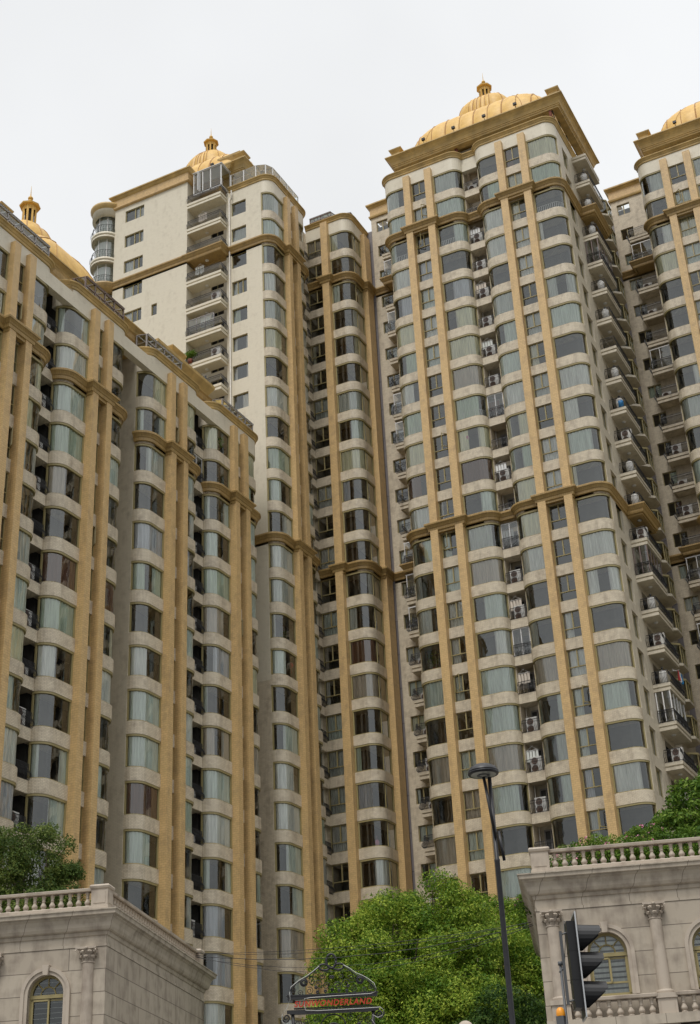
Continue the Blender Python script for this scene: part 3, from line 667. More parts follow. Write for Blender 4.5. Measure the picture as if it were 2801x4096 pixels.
# white flank wall with its windows
hol = [(-64.2, -62.05, ZK(k)+SB+.75, ZK(k)+3) for k in range(-12, -3)]
hol = [(a, b_, c, d) for a, b_, c, d in hol]
hsm = [(-60.95, -60.35, 77.1, 78.35)]
f2.put('flank_wall', win_wall(-65.4, -57.15, 0, 91.15, 86.2, 86.5, hol+hsm).mesh('flank_wall', 'cream_tile'))
f2.put('flank_side', MB().box(-57.4, -57.15, 86.5, 90.2, 0, 92).mesh('flank_side', 'cream_tile'))
f2.put('interior', MB().box(-65.2, -57.5, 87.3, 89, 40, 90.9).mesh('interior', 'room_dark'))
ff = Frame(tb, 0, 86.2, 0)
for k in range(-12, -3): flat_window(ff, -64.2, 2.15, ZK(k)+SB+.75, 1.38, split=(.5, .76), cur=.85, col=CURT[0])
flat_window(ff, -60.95, .6, 77.1, 1.25, split=(), cur=0)
fz = MB().box(-65.6, -57.05, 86.12, 99.9, 91.32, 92.3)
fz.sweep([(-65.7, 86.12), (-57.0, 86.12), (-57.0, 90)], [(-.5, 91.12), (.08, 91.12), (.14, 91.2), (.14, 91.3), (0, 91.33)])
f2.put('frieze', fz.mesh('frieze', 'pier_tile'))
f2.put('frieze_cornice', MB().sweep([(-65.7, 99), (-65.7, 86.12), (-57.0, 86.12), (-57.0, 87.6), (-53.3, 87.6), (-53.3, 90)], [(-.6, 92.22), (0, 92.22), (.08, 92.3), (.2, 92.5), (.3, 92.55), (.3, 92.68), (-.6, 92.69)]).mesh('frieze_cornice', 'gold_paint'))
f2.put('flank_cornice', MB().sweep([(-66.0, 86.2), (-57.15, 86.2), (-57.15, 87.5)], [(o*.8, z+ZK(-10)) for o, z in CORN]).mesh('flank_cornice', 'gold_tile'))
body.box(-65.3, -50.2, 91.0, 99.7, 0, 89.2); body.box(-65.3, -53.4, 90.3, 99.7, 0, 92.0); body.box(-65.4, -65.1, 86.5, 99.7, 0, 91.2)
body.box(-50.0, -49.2, 94.2, 95.8, 0, 0.5)
f2.put('wall', body.mesh('wall', 'cream_tile'))
f2.put('attic_wall', MB().box(-57.2, -53.4, 90.3, 97, 92.0, 92.9).box(-65, -52.6, 88.4, 98, 89.2, 91.8).mesh('attic_wall', 'pier_tile'))
# rounded balcony column at the left end
rc = (-66.75, 86.9); fr_ = Frame(tb, rc[0], rc[1], 0)
disc = MB().lathe([(1.1, 0), (1.52, 0), (1.52, .22), (1.45, .24), (1.45, .30), (1.56, .33), (1.56, .58), (1.2, .60), (0, .6)], 28).add([(1.52*cos(a*pi/14), 1.52*sin(a*pi/14), 0.0) for a in range(28)], [tuple(reversed(range(28)))]).mesh('balcony_slab', 'cream_tile')
rrail = railing([(1.42*cos(rad(a)), 1.42*sin(rad(a))) for a in range(150, 361, 10)], sp=.2)
rgl = MB()
for a in (170, 215, 262, 305, 350): rgl.box(1.12*cos(rad(a))-.03, 1.12*cos(rad(a))+.03, 1.12*sin(rad(a))-.03, 1.12*sin(rad(a))+.03, .6, 3.0)
rgl = rgl.mesh('balcony_glazing', 'white_frame')
rg2 = MB(); P = arc(0, 0, 1.12, 150, 360, 20); rg2.add([(x, y, .6) for x, y in P]+[(x, y, 3.0) for x, y in P], [(i, i+1, 21+i+1, 21+i) for i in range(20)], True); rg2 = rg2.mesh('pane', 'glass')
fr_.put('interior', MB().lathe([(.75, 60), (.75, 91)], 16).mesh('interior', 'curtain_grey'))
for k in range(-12, -5):
    s_ = fr_.put('round_balcony', disc, ZK(k)+.33); 
    if k != -12 or True:
        obj('railing', rrail, s_, (0, 0, .58)); g3 = obj('balcony_glazing', rgl, s_); obj('pane', rg2, g3)
fr_.put('round_roof', MB().lathe([(1.2, 90.5), (1.52, 90.5), (1.52, 91.35), (1.56, 91.4), (1.62, 91.5), (1.72, 91.72), (1.72, 91.85), (0, 91.9)], 28).mesh('round_roof', 'cream_tile'))
fr_.put('round_roof_moulding', MB().lathe([(1.53, 91.32), (1.60, 91.45), (1.74, 91.70), (1.75, 91.88), (0, 91.93)], 28).mesh('round_roof_moulding', 'gold_paint'))
fr_.put('round_cornice', MB().lathe([(1.0, ZK(-10)), (1.5, ZK(-10)+.1), (1.62, ZK(-10)+.4), (1.8, ZK(-10)+.7), (1.82, ZK(-10)+.87), (1.0, ZK(-10)+.88)], 28).mesh('round_cornice', 'gold_tile'))
dome(tb, -58.9, 93.1, 92.9, 6.4, 4.6, 0, 7.3, 5.6)
# big pedestal at the right of the dome and curved conservatory on the corner roof
fb.put('roof_pedestal', MB().sweep([(89.0, 4.3), (90.6, 4.3), (90.6, 6.2), (89.0, 6.2)], [(0, 92.6), (0, 93.6), (-.1, 93.7), (0, 94.1), (.3, 94.8), (.32, 95.0), (-.8, 95.02)], closed=True).mesh('roof_pedestal', 'gold_paint'))
def curved_room(fr, path, z0, h, depth, name='roof_conservatory'):
    mb = MB(); t = .045
    for zz in (z0+.03, z0+h*.6, z0+h): mb.tube([(x, y, zz) for x, y in path], t, 4)
    inn = offs(path, depth)
    for (x, y), (u, v_) in zip(path, inn): mb.box(x-t, x+t, y-t, y+t, z0, z0+h); mb.tube([(x, y, z0+h), (u, v_, z0+h+.5)], t, 4)
    c = fr.put(name, mb.mesh(name, 'white_frame')); n = len(path)
    g = MB().add([(x, y, z0) for x, y in path]+[(x, y, z0+h) for x, y in path]+[(x, y, z0+h+.5) for x, y in inn], [(i, i+1, n+i+1, n+i) for i in range(n-1)]+[(n+i, n+i+1, 2*n+i+1, 2*n+i) for i in range(n-1)])
    obj('pane', g.mesh('pane', 'clear_glass'), c)
curved_room(fb, [(87.55, 4.3), (87.55, 2.9), (87.55, 1.6), (87.9, .75), (88.6, .4), (90, .38), (91.3, .38), (92.4, .38), (93.4, .38)], 89.42, 1.75, 1.9)

# middle return (face y = 95.87, then x = -45.2)
fm_ = Frame(tb, -49.87, 95.87, 0)
mp = [(2.52, 0)]+arc(3.67, 1.0, 1.0, 270, 360)+[(4.67, 2.45)]
full = [(.0, 0)]+mp+[(4.67, 3.93)]
bands = MB(); cor = MB(); gold = MB(); par = MB()
for k in KB:
    if k in (0, -10): fm_.put('cornice', MB().sweep([(0, 0), (1.68, 0), (1.68, -.42), (2.58, -.42), (2.58, 0)]+mp[1:-1]+[(4.67, 2.38), (5.1, 2.38), (5.1, 3.93)], [(o, z+ZK(k)) for o, z in CORN]).mesh('cornice', 'gold_tile'))
    bands.prism(full+[(3.0, 3.93), (3.0, 1.35), (0, 1.35)], ZK(k)+.01, ZK(k)+SB-.01)
par.prism(full+[(3.0, 3.93), (3.0, 1.35), (0, 1.35)], 87.52, 88.92)
gold.sweep(full, [(o, z+88.9) for o, z in GOLDTOP])
for z0, z1, d in ((0, ZK(0)+.25, .5), (ZK(0)+.8, ZK(-10)+.25, .45), (ZK(-10)+.8, 88.9, .42)):
    fm_.put('pier', MB().box(1.80, 2.50, -d, .3, z0, z1).mesh('pier', 'pier_tile')); fm_.put('pier', MB().box(4.5, 4.67+d, 2.46, 3.65, z0, min(z1, 88.3)).mesh('pier', 'pier_tile'))
fm_.put('parapet_bands', bands.mesh('parapet_bands', 'beige_tile')); fm_.put('roof_parapet', par.mesh('roof_parapet', 'cream_tile')); fm_.put('roof_moulding', gold.mesh('roof_moulding', 'gold_paint'))
fm_.put('interior', MB().box(.2, 2.9, 1.37, 3.9, 0, 88.5).mesh('interior', 'room_dark'))
fm_.put('wall', MB().box(0, 3.2, 3.95, 6, 0, 89.0).box(-.4, 0, .3, 3.9, 0, 88.9).mesh('wall', 'beige_tile'))
for k in range(-11, K_LO-1):
    bay_window(fm_, ('M',), mp, ZK(k)+SB, empty_p=.3, mulls=[(4.67-.12, 1.0)], name='corner_window')
    casement(fm_, .08, 1.72, ZK(k)+SB, dark=.45)
glass_room(fm_, .3, 2.6, .5, 2.6, 89.4, 1.2, .7, 'bronze_frame', 2)
glass_room(Frame(tb, -45.2, 95.87, pi/2), 1.4, 3.7, .5, 2.3, 89.4, 1.1, .5, 'bronze_frame', 3)
fm_.put('roof_pedestal', MB().sweep([(2.2, 2.9), (3.4, 2.9), (3.4, 4.2), (2.2, 4.2)], [(0, 89), (0, 91.0), (.25, 91.5), (.25, 91.65), (-.7, 91.66)], closed=True).mesh('roof_pedestal', 'gold_paint'))
# small recess balconies between the corner bays
recess(fb, 94.33, 95.87, range(-11, K_LO), lab='corner slot of the back left tower', acp=.2, glaz=.0)

# =================================================================== DOMED TOWERS (C and its twin E)
def link_wall(t, x0, x1, y, kmin, lab, acs=()):
    """recessed wall to the left of a tower: grey cladding strip, small windows, bulging balconies"""
    f = Frame(t, x0, y, 0); w = x1-x0
    f.put('cladding_strip', MB().box(-1.1, .36, -.06, .5, 0, 88.9+.6).mesh('cladding_strip', 'grey_cladding'))
    hol = [(.92, 2.18, ZK(k)+SB+.80, ZK(k)+3-.05) for k in range(kmin, 12)]
    f.put('link_wall', win_wall(.36, w, 10, 91.15, 0, .3, hol).mesh('link_wall', 'beige_tile'))
    f.put('interior', MB().box(.4, w, 1.3, 2.5, 5, 90.8).mesh('interior', 'room_dark'))
    f.put('frieze', MB().box(.30, w, -.06, .5, 91.2, 92.25).mesh('frieze', 'pier_tile'))
    f.put('frieze_cornice', MB().sweep([(.30, 3), (.30, -.06), (w, -.06)], [(-.3, 91.05), (.08, 91.05), (.12, 91.2), (.12, 91.28), (.0, 91.3)]).sweep([(.30, 3), (.30, -.06), (w, -.06)], [(-.6, 92.2), (0, 92.22), (.2, 92.45), (.3, 92.5), (.3, 92.65), (-.6, 92.66)]).mesh('frieze_cornice', 'gold_paint'))
    for k in (0, -10): f.put('cornice', MB().sweep([(.36, 0), (w, 0)], [(o, z+ZK(k)) for o, z in CORN]).mesh('cornice', 'gold_tile'))
    bs = cached('lslab', lambda: balcony_slab(2.6, 1.2).mesh('balcony_slab', 'beige_tile')); bg = cached('lslabg', lambda: balcony_slab(2.6, 1.2, gold=True).mesh('balcony_slab', 'gold_tile'))
    rl = cached('lrail', lambda: railing([(0, 1.1), (0, .06), (2.56, .06)], bulge=1.4, sp=.10))
    for n, k in enumerate(range(kmin, 12)):
        flat_window(f, .92, 1.26, ZK(k)+SB+.80, 1.28, split=(.5,), cur=.6, name='side_window')
        if k < kmin+1: continue
        b = f.put('bulging_balcony', bg if k in (0, -10) else bs, ZK(k)+.2, 1.85, -1.2); obj('railing', rl, b, (0, 0, .62))
        if random.random() < .3:
            gz = cached('lgz', lambda: MB().box(.05, .11, .1, .16, .6, 2.75).box(.9, .96, .1, .16, .6, 2.75).box(0, 2.5, .1, .16, 2.7, 2.8).mesh('balcony_glazing', 'white_frame')); gg = cached('lgg', lambda: MB().add([(.05, .13, .6), (2.5, .13, .6), (2.5, .13, 2.75), (.05, .13, 2.75)], [(0, 1, 2, 3)]).mesh('pane', 'glass'))
            g2 = obj('balcony_glazing', gz, b); obj('pane', gg, g2)
        elif random.random() < .45:
            ac_unit(f, 2.7, -.75, ZK(k)+.8, 'air conditioner, '+ORD[n]+' bulging balcony down, '+lab, random.random() < .5)
def tower(ox, oy, label, second=True, side=True, lab='', klo=11, ksl=-11):
    t = thing('apartment_tower', label, 'building', (ox+7, oy+6, 0))
    f = Frame(t, ox, oy, 0)
    A = Group(f, 0, 2.3, 2.62, .65, 1.5, ('c', 1)); B = Group(f, 9.1, 2.3, 2.55, .65, 1.5, ('c', 2))
    bands = MB(); cor = MB(); gold = MB(); par = MB(); XR = B.x1+9.1
    for G_ in (A, B):
        G_.bands(bands, [k for k in KB if k not in (0, -10)])
        for k in (0, -10): bands.prism(G_.back(), ZK(k)+.01, ZK(k)+SB-.01)
        G_.piers([(0, ZK(0)+.25, .56), (ZK(0)+.8, ZK(-10)+.25, .50), (ZK(-10)+.8, 88.30, .42)])
        par.prism(G_.back(), 87.52, 88.92)
        dark_core(f, G_.g+G_.x0, G_.g+G_.x1, 1.36, 2.9, 0, 88.5)
    # the slot between the groups
    sx0, sx1 = A.x1, B.g+B.x0
    line = A.sh(A.cap)[:-1]+[(sx0, .86), (sx1, .86)]+B.sh(B.cap)[1:]+[(XR, 5.3)]+[(XR+1.25, 5.3), (XR+1.25, 9.3), (XR, 9.3), (XR, 16.3)]
    for k in (0, -10): f.put('cornice', MB().sweep(line, [(o, z+ZK(k)) for o, z in CORN]).mesh('cornice', 'gold_tile'))
    lt = A.sh(A.full)[:-1]+[(sx0, .86), (sx1, .86)]+B.sh(B.full)[1:]+[(XR, 10.5)]
    gold.sweep(lt, [(o, z+88.9) for o, z in GOLDTOP]); par.box(sx0-.05, sx1+.05, .86, 1.3, 87.52, 88.92)
    f.put('parapet_bands', bands.mesh('parapet_bands', 'beige_tile')); f.put('roof_parapet', par.mesh('roof_parapet', 'cream_tile'))
    f.put('roof_moulding', gold.mesh('roof_moulding', 'gold_paint'))
    A.windows(range(-11, klo+1), empty=.08, Hf=None)
    if second: B.windows(range(-11, klo+1), empty=.2)
    recess(f, sx0, sx1, range(-11, klo+1), lab=lab, acp=.72, glaz=.16)
    # right flank
    hol = [(2.25, 3.85, ZK(k)+SB, ZK(k)+3) for k in range(-11, 14)] + [(6.2, 8.9, ZK(k)+.9, ZK(k)+3) for k in range(-11, 14)]
    fs_ = Frame(t, ox+XR, oy, pi/2)
    fs_.put('flank_wall', win_wall(1.0, 16.3, 0, 88.92, 0, .35, hol).mesh('flank_wall', 'flank_tile'))
    fs_.put('interior', MB().box(1.4, 16, 1.3, 1.5, 0, 88.5).mesh('interior', 'room_dark'))
    body = MB().box(A.x0, A.x0+.25, .98, 6.4, 0, 88.9).box(sx0-.25, sx0, .98, 3.0, 0, 88.5).box(sx1, sx1+.25, .98, 3.0, 0, 88.5).box(A.x0+.3, XR-1.6, 3.0, 16, 0, 88.8).box(A.x0+.5, XR-1.5, 2.4, 16, 88.8, 89.2)
    f.put('wall', body.mesh('wall', 'beige_tile'))
    if side:
        sm = balcony_slab(4.0, 1.3).mesh('balcony_slab', 'flank_tile'); smg = balcony_slab(4.0, 1.3, gold=True).mesh('balcony_slab', 'gold_tile')
        rm = railing([(0, 1.25), (0, .06), (3.96, .06), (3.96, 1.25)], sp=.10)
        plant = MB().prism([(0, .0), (0, -.55), (.55, -1.15), (2.1, -1.15), (2.6, -.5), (2.6, 0)], 0, .22).mesh('oriel_sill', 'flank_tile')
        ofr = MB()
        for x, y in ((.05, -.5), (.58, -1.08), (1.3, -1.08), (2.05, -1.08), (2.52, -.48)): ofr.box(x-.04, x+.04, y-.04, y+.04, .2, 1.75)
        ofr.prism([(0, .0), (0, -.55), (.55, -1.15), (2.1, -1.15), (2.6, -.5), (2.6, 0)], 1.74, 1.9); ofr = ofr.mesh('oriel_frame', 'olive_frame')
        opn = MB().add([(0, -.0, .2), (.02, -.5, .2), (.58, -1.08, .2), (2.05, -1.08, .2), (2.55, -.48, .2), (2.55, 0, .2), (0, -.0, 1.8), (.02, -.5, 1.8), (.58, -1.08, 1.8), (2.05, -1.08, 1.8), (2.55, -.48, 1.8), (2.55, 0, 1.8)], [(i, i+1, i+7, i+6) for i in range(5)]).mesh('pane', 'glass')
        for n, k in enumerate(range(-12, 9)):
            if k > -12:
                flat_window(fs_, 2.25, 1.6, ZK(k)+SB, WH, split=(.5,), cur=.4, y=.18, name='flank_window')
            b = fs_.put('corner_balcony', smg if k in (0, -10) else sm, ZK(k)+.33-(.16 if k in (0, -10) else 0), 5.2, -1.3)
            obj('ceiling_light', cached('cl2', lambda: MB().lathe([(0, -.07), (.14, -.07), (.17, -.01), (.17, .01)], 14, (1.4, .65)).mesh('ceiling_light', 'white_frame')), b)
            if k == -12: continue
            obj('railing', rm, b, (0, 0, .60+(.16 if k in (0, -10) else 0)))
            if k in (-8, 2, 6):
                gz = MB()
                for x, y in ((.06, .14), (.06, .7), (.06, 1.2), (1.0, .14), (1.9, .14), (2.8, .14), (3.86, .14)): gz.box(x-.04, x+.04, y-.04, y+.04, .6, 2.95)
                g2 = obj('balcony_glazing', gz.mesh('balcony_glazing', 'white_frame' if k == 6 else 'bronze_frame'), b)
                obj('pane', MB().add([(.06, 1.25, .6), (.06, .14, .6), (3.86, .14, .6), (.06, 1.25, 2.95), (.06, .14, 2.95), (3.86, .14, 2.95)], [(0, 1, 4, 3), (1, 2, 5, 4)]).mesh('pane', 'glass'), g2)
            elif k not in (-5,):
                wp = fs_.world(5.2+.55, -.75, ZK(k)+.95)
                if n % 3 != 1 or k < -6:
                    tk = thing('water_tank', 'white water tank, '+ORD[n]+' corner balcony down, flank of the tall domed tower', 'water tank', wp, 0, 'water tanks on the corner balconies')
                    obj('tank_body', cached('tank', lambda: MB().lathe([(0, 0), (.26, 0), (.30, .06), (.30, .95), (.24, 1.08), (.10, 1.14), (0, 1.15)], 16).mesh('tank_body', 'ac_white')), tk)
                    obj('tank_valve', cached('valve', lambda: MB().tube([(0, 0, 1.1), (0, 0, 1.32)], .05, 8).tube([(-.25, 0, 1.26), (.05, 0, 1.26)], .03, 6).lathe([(.09, 1.32), (.09, 1.40), (0, 1.41)], 10).mesh('tank_valve', 'signal_black')), tk)
                else: ac_unit(Frame(t, 0, 0, 0), wp[0]+.1, wp[1]+.1, wp[2]-.02, 'two-fan air conditioner, '+ORD[n]+' corner balcony down, flank of the tall domed tower', True)
            o_ = fs_.put('oriel', plant, ZK(k)+1.3, 11.0, 0); g2 = obj('oriel_frame', ofr, o_); obj('pane', opn, g2)
            if n == 9:
                tk = thing('gas_drum', 'bright blue plastic drum on a corner balcony of the tall domed tower', 'drum', fs_.world(5.2+.5, -.8, ZK(k)+.93)); obj('drum_body', MB().lathe([(0, 0), (.27, 0), (.27, .8), (.2, .95), (0, .96)], 16).mesh('drum_body', 'plastic_blue'), tk); obj('drum_lid', MB().lathe([(.12, .95), (.12, 1.05), (0, 1.06)], 10).mesh('drum_lid', 'plastic_blue'), tk)
    # platform, dome, struts below the overhang
    dome(t, ox+6.6, oy+6.6, 92.8, 7.1, 4.7, 0, 8.85, 5.5)
    st = MB()
    for x, y in ((14.0, 1.9), (14.0, 3.6), (14.0, 5.6), (4.6, 2.2)): st.box(x-.12, x+.12, y-.12, y+.12, 88.9, 91.7)
    f.put('steel_post', st.mesh('steel_post', 'rust'))
    br = MB()
    for a, b_ in ((1.9, 3.6), (3.6, 5.6), (5.6, 8.6)):
        br.tube([(14.2, a, 89.4), (14.2, b_, 91.6)], .05, 4); br.tube([(14.2, b_, 89.4), (14.2, a, 91.6)], .05, 4); br.tube([(14.2, a, 90.5), (14.2, b_, 90.5)], .05, 4)
    f.put('steel_brace', br.mesh('steel_brace', 'iron'))
    f.put('attic_wall', MB().box(-.5, 12.6, 2.8, 11, 89.2, 91.7).mesh('attic_wall', 'soffit'))
    glass_room(f, 6.9, 10.2, .9, 2.2, 89.4, .5, .9, 'grey_frame', 4)
    return t, f
tc_, fc = tower(-38.1, 93.31, 'tall golden-domed tower right of centre with two pairs of full-height golden piers', lab='front slot of the tall domed tower')
link_wall(tc_, -44.95, -40.2, 99.8, -12, 'left of the tall domed tower')
te, fe = tower(-16.7, 103.1, 'domed tower cut off by the right edge of the picture', second=False, side=False, lab='front slot of the rightmost tower', klo=8)
link_wall(te, -23.55, -18.8, 109.6, -12, 'left of the rightmost tower')
# white guard rails inside the bays just below the upper cornice
def guard(path, key):
    def f():
        q = offs(path, .24); mb = MB(); mb.tube([(x, y, .72) for x, y in q], .03, 4); mb.tube([(x, y, .08) for x, y in q], .03, 4)
        n = int(3.0/.16)
        for i, p in enumerate(cut(q, .01, .99)):
            if i % 3 == 0: mb.box(p[0]-.025, p[0]+.025, p[1]-.025, p[1]+.025, .08, .72)
        return mb.mesh('guard_rail', 'white_frame')
    return cached(('guard', key), f)
gA = Group(fc, 0, 2.3, 2.62, .65, 1.5, ('c', 1)); gB = Group(fc, 9.1, 2.3, 2.55, .65, 1.5, ('c', 2))
for G_, ks in ((gA, (-9,)), (gB, (-9,)), (gA, (-3,))):
    for pth, kk in ((G_.bl, 'l'), (G_.br, 'r')):
        for k in ks: fc.put('guard_rail', guard(pth, (G_.key, kk)), ZK(k)+SB, G_.g, 0)
# flowers and laundry on balconies
def shrubby(cx, cy, cz, rx, ry, rz_, n, size, seed, shell=.6, up=.3):
    r = random.Random(seed); vs = []; fs = []
    for i in range(n):
        a = r.uniform(0, 2*pi); c = r.uniform(-1, 1); s_ = sqrt(1-c*c); q = r.uniform(shell, 1)**.7
        p = Vector((cx+rx*q*s_*cos(a), cy+ry*q*s_*sin(a), cz+rz_*q*c)); leafq(vs, fs, p, size*r.uniform(.6, 1.3), r, up)
    return vs, fs
def leafq(vs, fs, p, s_, r, up=.3, d0=Vector((0, 0, 0))):
    n = Vector((r.gauss(0, .7), r.gauss(0, .7), r.gauss(0, .7)+up))+d0*1.1; n = n.normalized() if n.length > 1e-3 else Vector((0, 0, 1)); u = n.orthogonal().normalized(); a = r.uniform(0, 2*pi); w = n.cross(u); d = u*cos(a)+w*sin(a); e = n.cross(d)
    o = len(vs); vs += [p-d*s_, p-d*s_*.1-e*s_*.42, p+d*s_, p-d*s_*.1+e*s_*.42]; fs.append((o, o+1, o+2, o+3))
bp = thing('potted_plant', 'green leafy plant spilling over the balcony railing beside the white flank wall', 'plant', fbal.world(.5, .0, ZK(-6)+.92))
vs, fs_l = shrubby(0, 0, .9, .75, .45, .42, 420, .11, 3, .1)
obj('foliage', MB().add(vs, fs_l).mesh('foliage', 'leaf_fresh'), bp); obj('pot', MB().lathe([(0, 0), (.2, 0), (.26, .4), (.22, .4), (0, .36)], 14).mesh('pot', 'rust'), bp)
ld = thing('laundry', 'pink and white clothes hanging from poles outside a corner balcony of the tall domed tower', 'laundry', (-21.9, 99.6, ZK(5)+1.6))
for i, (mt, dx) in enumerate((('cloth_red', 0), ('cloth_white', .45), ('plastic_blue', .9))):
    mb = MB(); n = 8; mb.add([(.04*sin(j*1.3), dx+j*.05, .5) for j in range(n)]+[(.09*sin(j*1.7+1), dx-.03+j*.055, -.25) for j in range(n)], [(j, j+1, n+j+1, n+j) for j in range(n-1)], True); obj('garment', mb.mesh('garment', mt), ld)
obj('drying_pole', MB().tube([(-.3, -.3, .55), (.1, 1.5, .52)], .02, 6).tube([(-.9, .2, .6), (.1, .2, .55)], .02, 6).mesh('drying_pole', 'alu'), ld)

def sill_plant(p, label, seed, sc=1.0):
    t = thing('potted_plant', label, 'plant', p); vs, fs = shrubby(0, 0, .75*sc, .5*sc, .22*sc, .6*sc, 260, .09, seed, .1)
    obj('foliage', MB().add(vs, fs).mesh('foliage', 'leaf_fresh'), t); obj('pot', MB().lathe([(0, .05), (.12, .05), (.16, .28), (.13, .28), (0, .25)], 12).mesh('pot', 'rust'), t)
sill_plant(fw.world(79.99-1.2, .42, ZK(-2)-3+SB), 'leafy green plant inside the topmost bay window at the right end of the lower block', 41, 1.2)
sill_plant(fc.world(-1.0, .45, ZK(4)+SB), 'big green plant filling a lower left bay window of the tall domed tower', 42, 1.3)
sill_plant(fb.world(88.6, .5, ZK(3)+SB), 'small green plant in a bay window below the lower cornice, back left tower', 43, .7)
def lantern_(p, label, mt):
    t = thing('hanging_ornament', label, 'ornament', p); obj('ornament_body', MB().lathe([(0, -.3), (.10, -.27), (.17, -.12), (.17, .02), (.10, .15), (0, .18)], 12).mesh('ornament_body', mt), t); obj('tassel', MB().tube([(0, 0, .17), (0, 0, .5)], .01, 4).tube([(0, 0, -.3), (0, 0, -.75)], .02, 4).mesh('tassel', mt), t)
lantern_(fb.world(89.3, .30, ZK(4)+SB+1.3), 'red lantern ornament hanging in a bay window of the back left tower', 'cloth_red')
lantern_(fm_.world(3.9, .4, ZK(8)+SB+.4), 'pink round ornament on the sill of a lower corner window', 'balloon_pink')
lantern_(fc.world(3.6, .35, ZK(-2)+SB+1.4), 'round pink ornament in a bay window of the tall domed tower', 'balloon_pink')
def clutter(p, rz, label, kind):
    t = thing('drying_rack' if kind else 'storage_bin', label, 'drying rack' if kind else 'storage bin', p, rz)
    if kind:
        obj('rack_frame', MB().tube([(-.5, 0, 1.7), (.5, 0, 1.7)], .02, 5).tube([(-.5, .2, 1.75), (.5, .2, 1.75)], .02, 5).tube([(-.4, 0, 1.7), (.1, .1, 2.1)], .015, 4).tube([(.4, 0, 1.7), (-.1, .1, 2.1)], .015, 4).mesh('rack_frame', 'white_frame'), t)
        mb = MB(); r = random.Random(int(p[2]*10))
        for i in range(4):
            x = -.42+i*.24; mb.add([(x, .01, 1.68), (x+.18, .03, 1.68), (x+.2, .0, 1.0-r.random()*.3), (x-.02, .03, 1.05-r.random()*.3)], [(0, 1, 2, 3)])
        obj('garment', mb.mesh('garment', r.choice(['cloth_white', 'curtain_brown', 'curtain_grey', 'bracket_grey', 'cloth_white', 'curtain_taupe'])), t)
    else:
        obj('bin_body', MB().prism([(-.3, -.2), (.3, -.2), (.3, .2), (-.3, .2)], .02, .55).box(-.33, .33, -.23, .23, .5, .58).mesh('bin_body', random.choice(['curtain_brown', 'bracket_grey', 'rust'])), t)
for n, k in ((1, -11), (3, -9), (5, -7), (7, -5), (8, -4)):
    clutter(fbal.world(1.0+.3*(n % 3), .55, ZK(k)+.92), 0, ('drying rack' if n % 2 else 'storage bin')+' on the '+ORD[n+1]+' balcony down beside the white flank wall', n % 2)
for n, k in enumerate(range(-9, 9, 2)):
    clutter(fc.world(2.8+2.62+.45, 1.15, ZK(k)+.74), 0, 'drying rack with clothes, '+ORD[n*2+3]+' balcony down, front slot of the tall domed tower', 1)

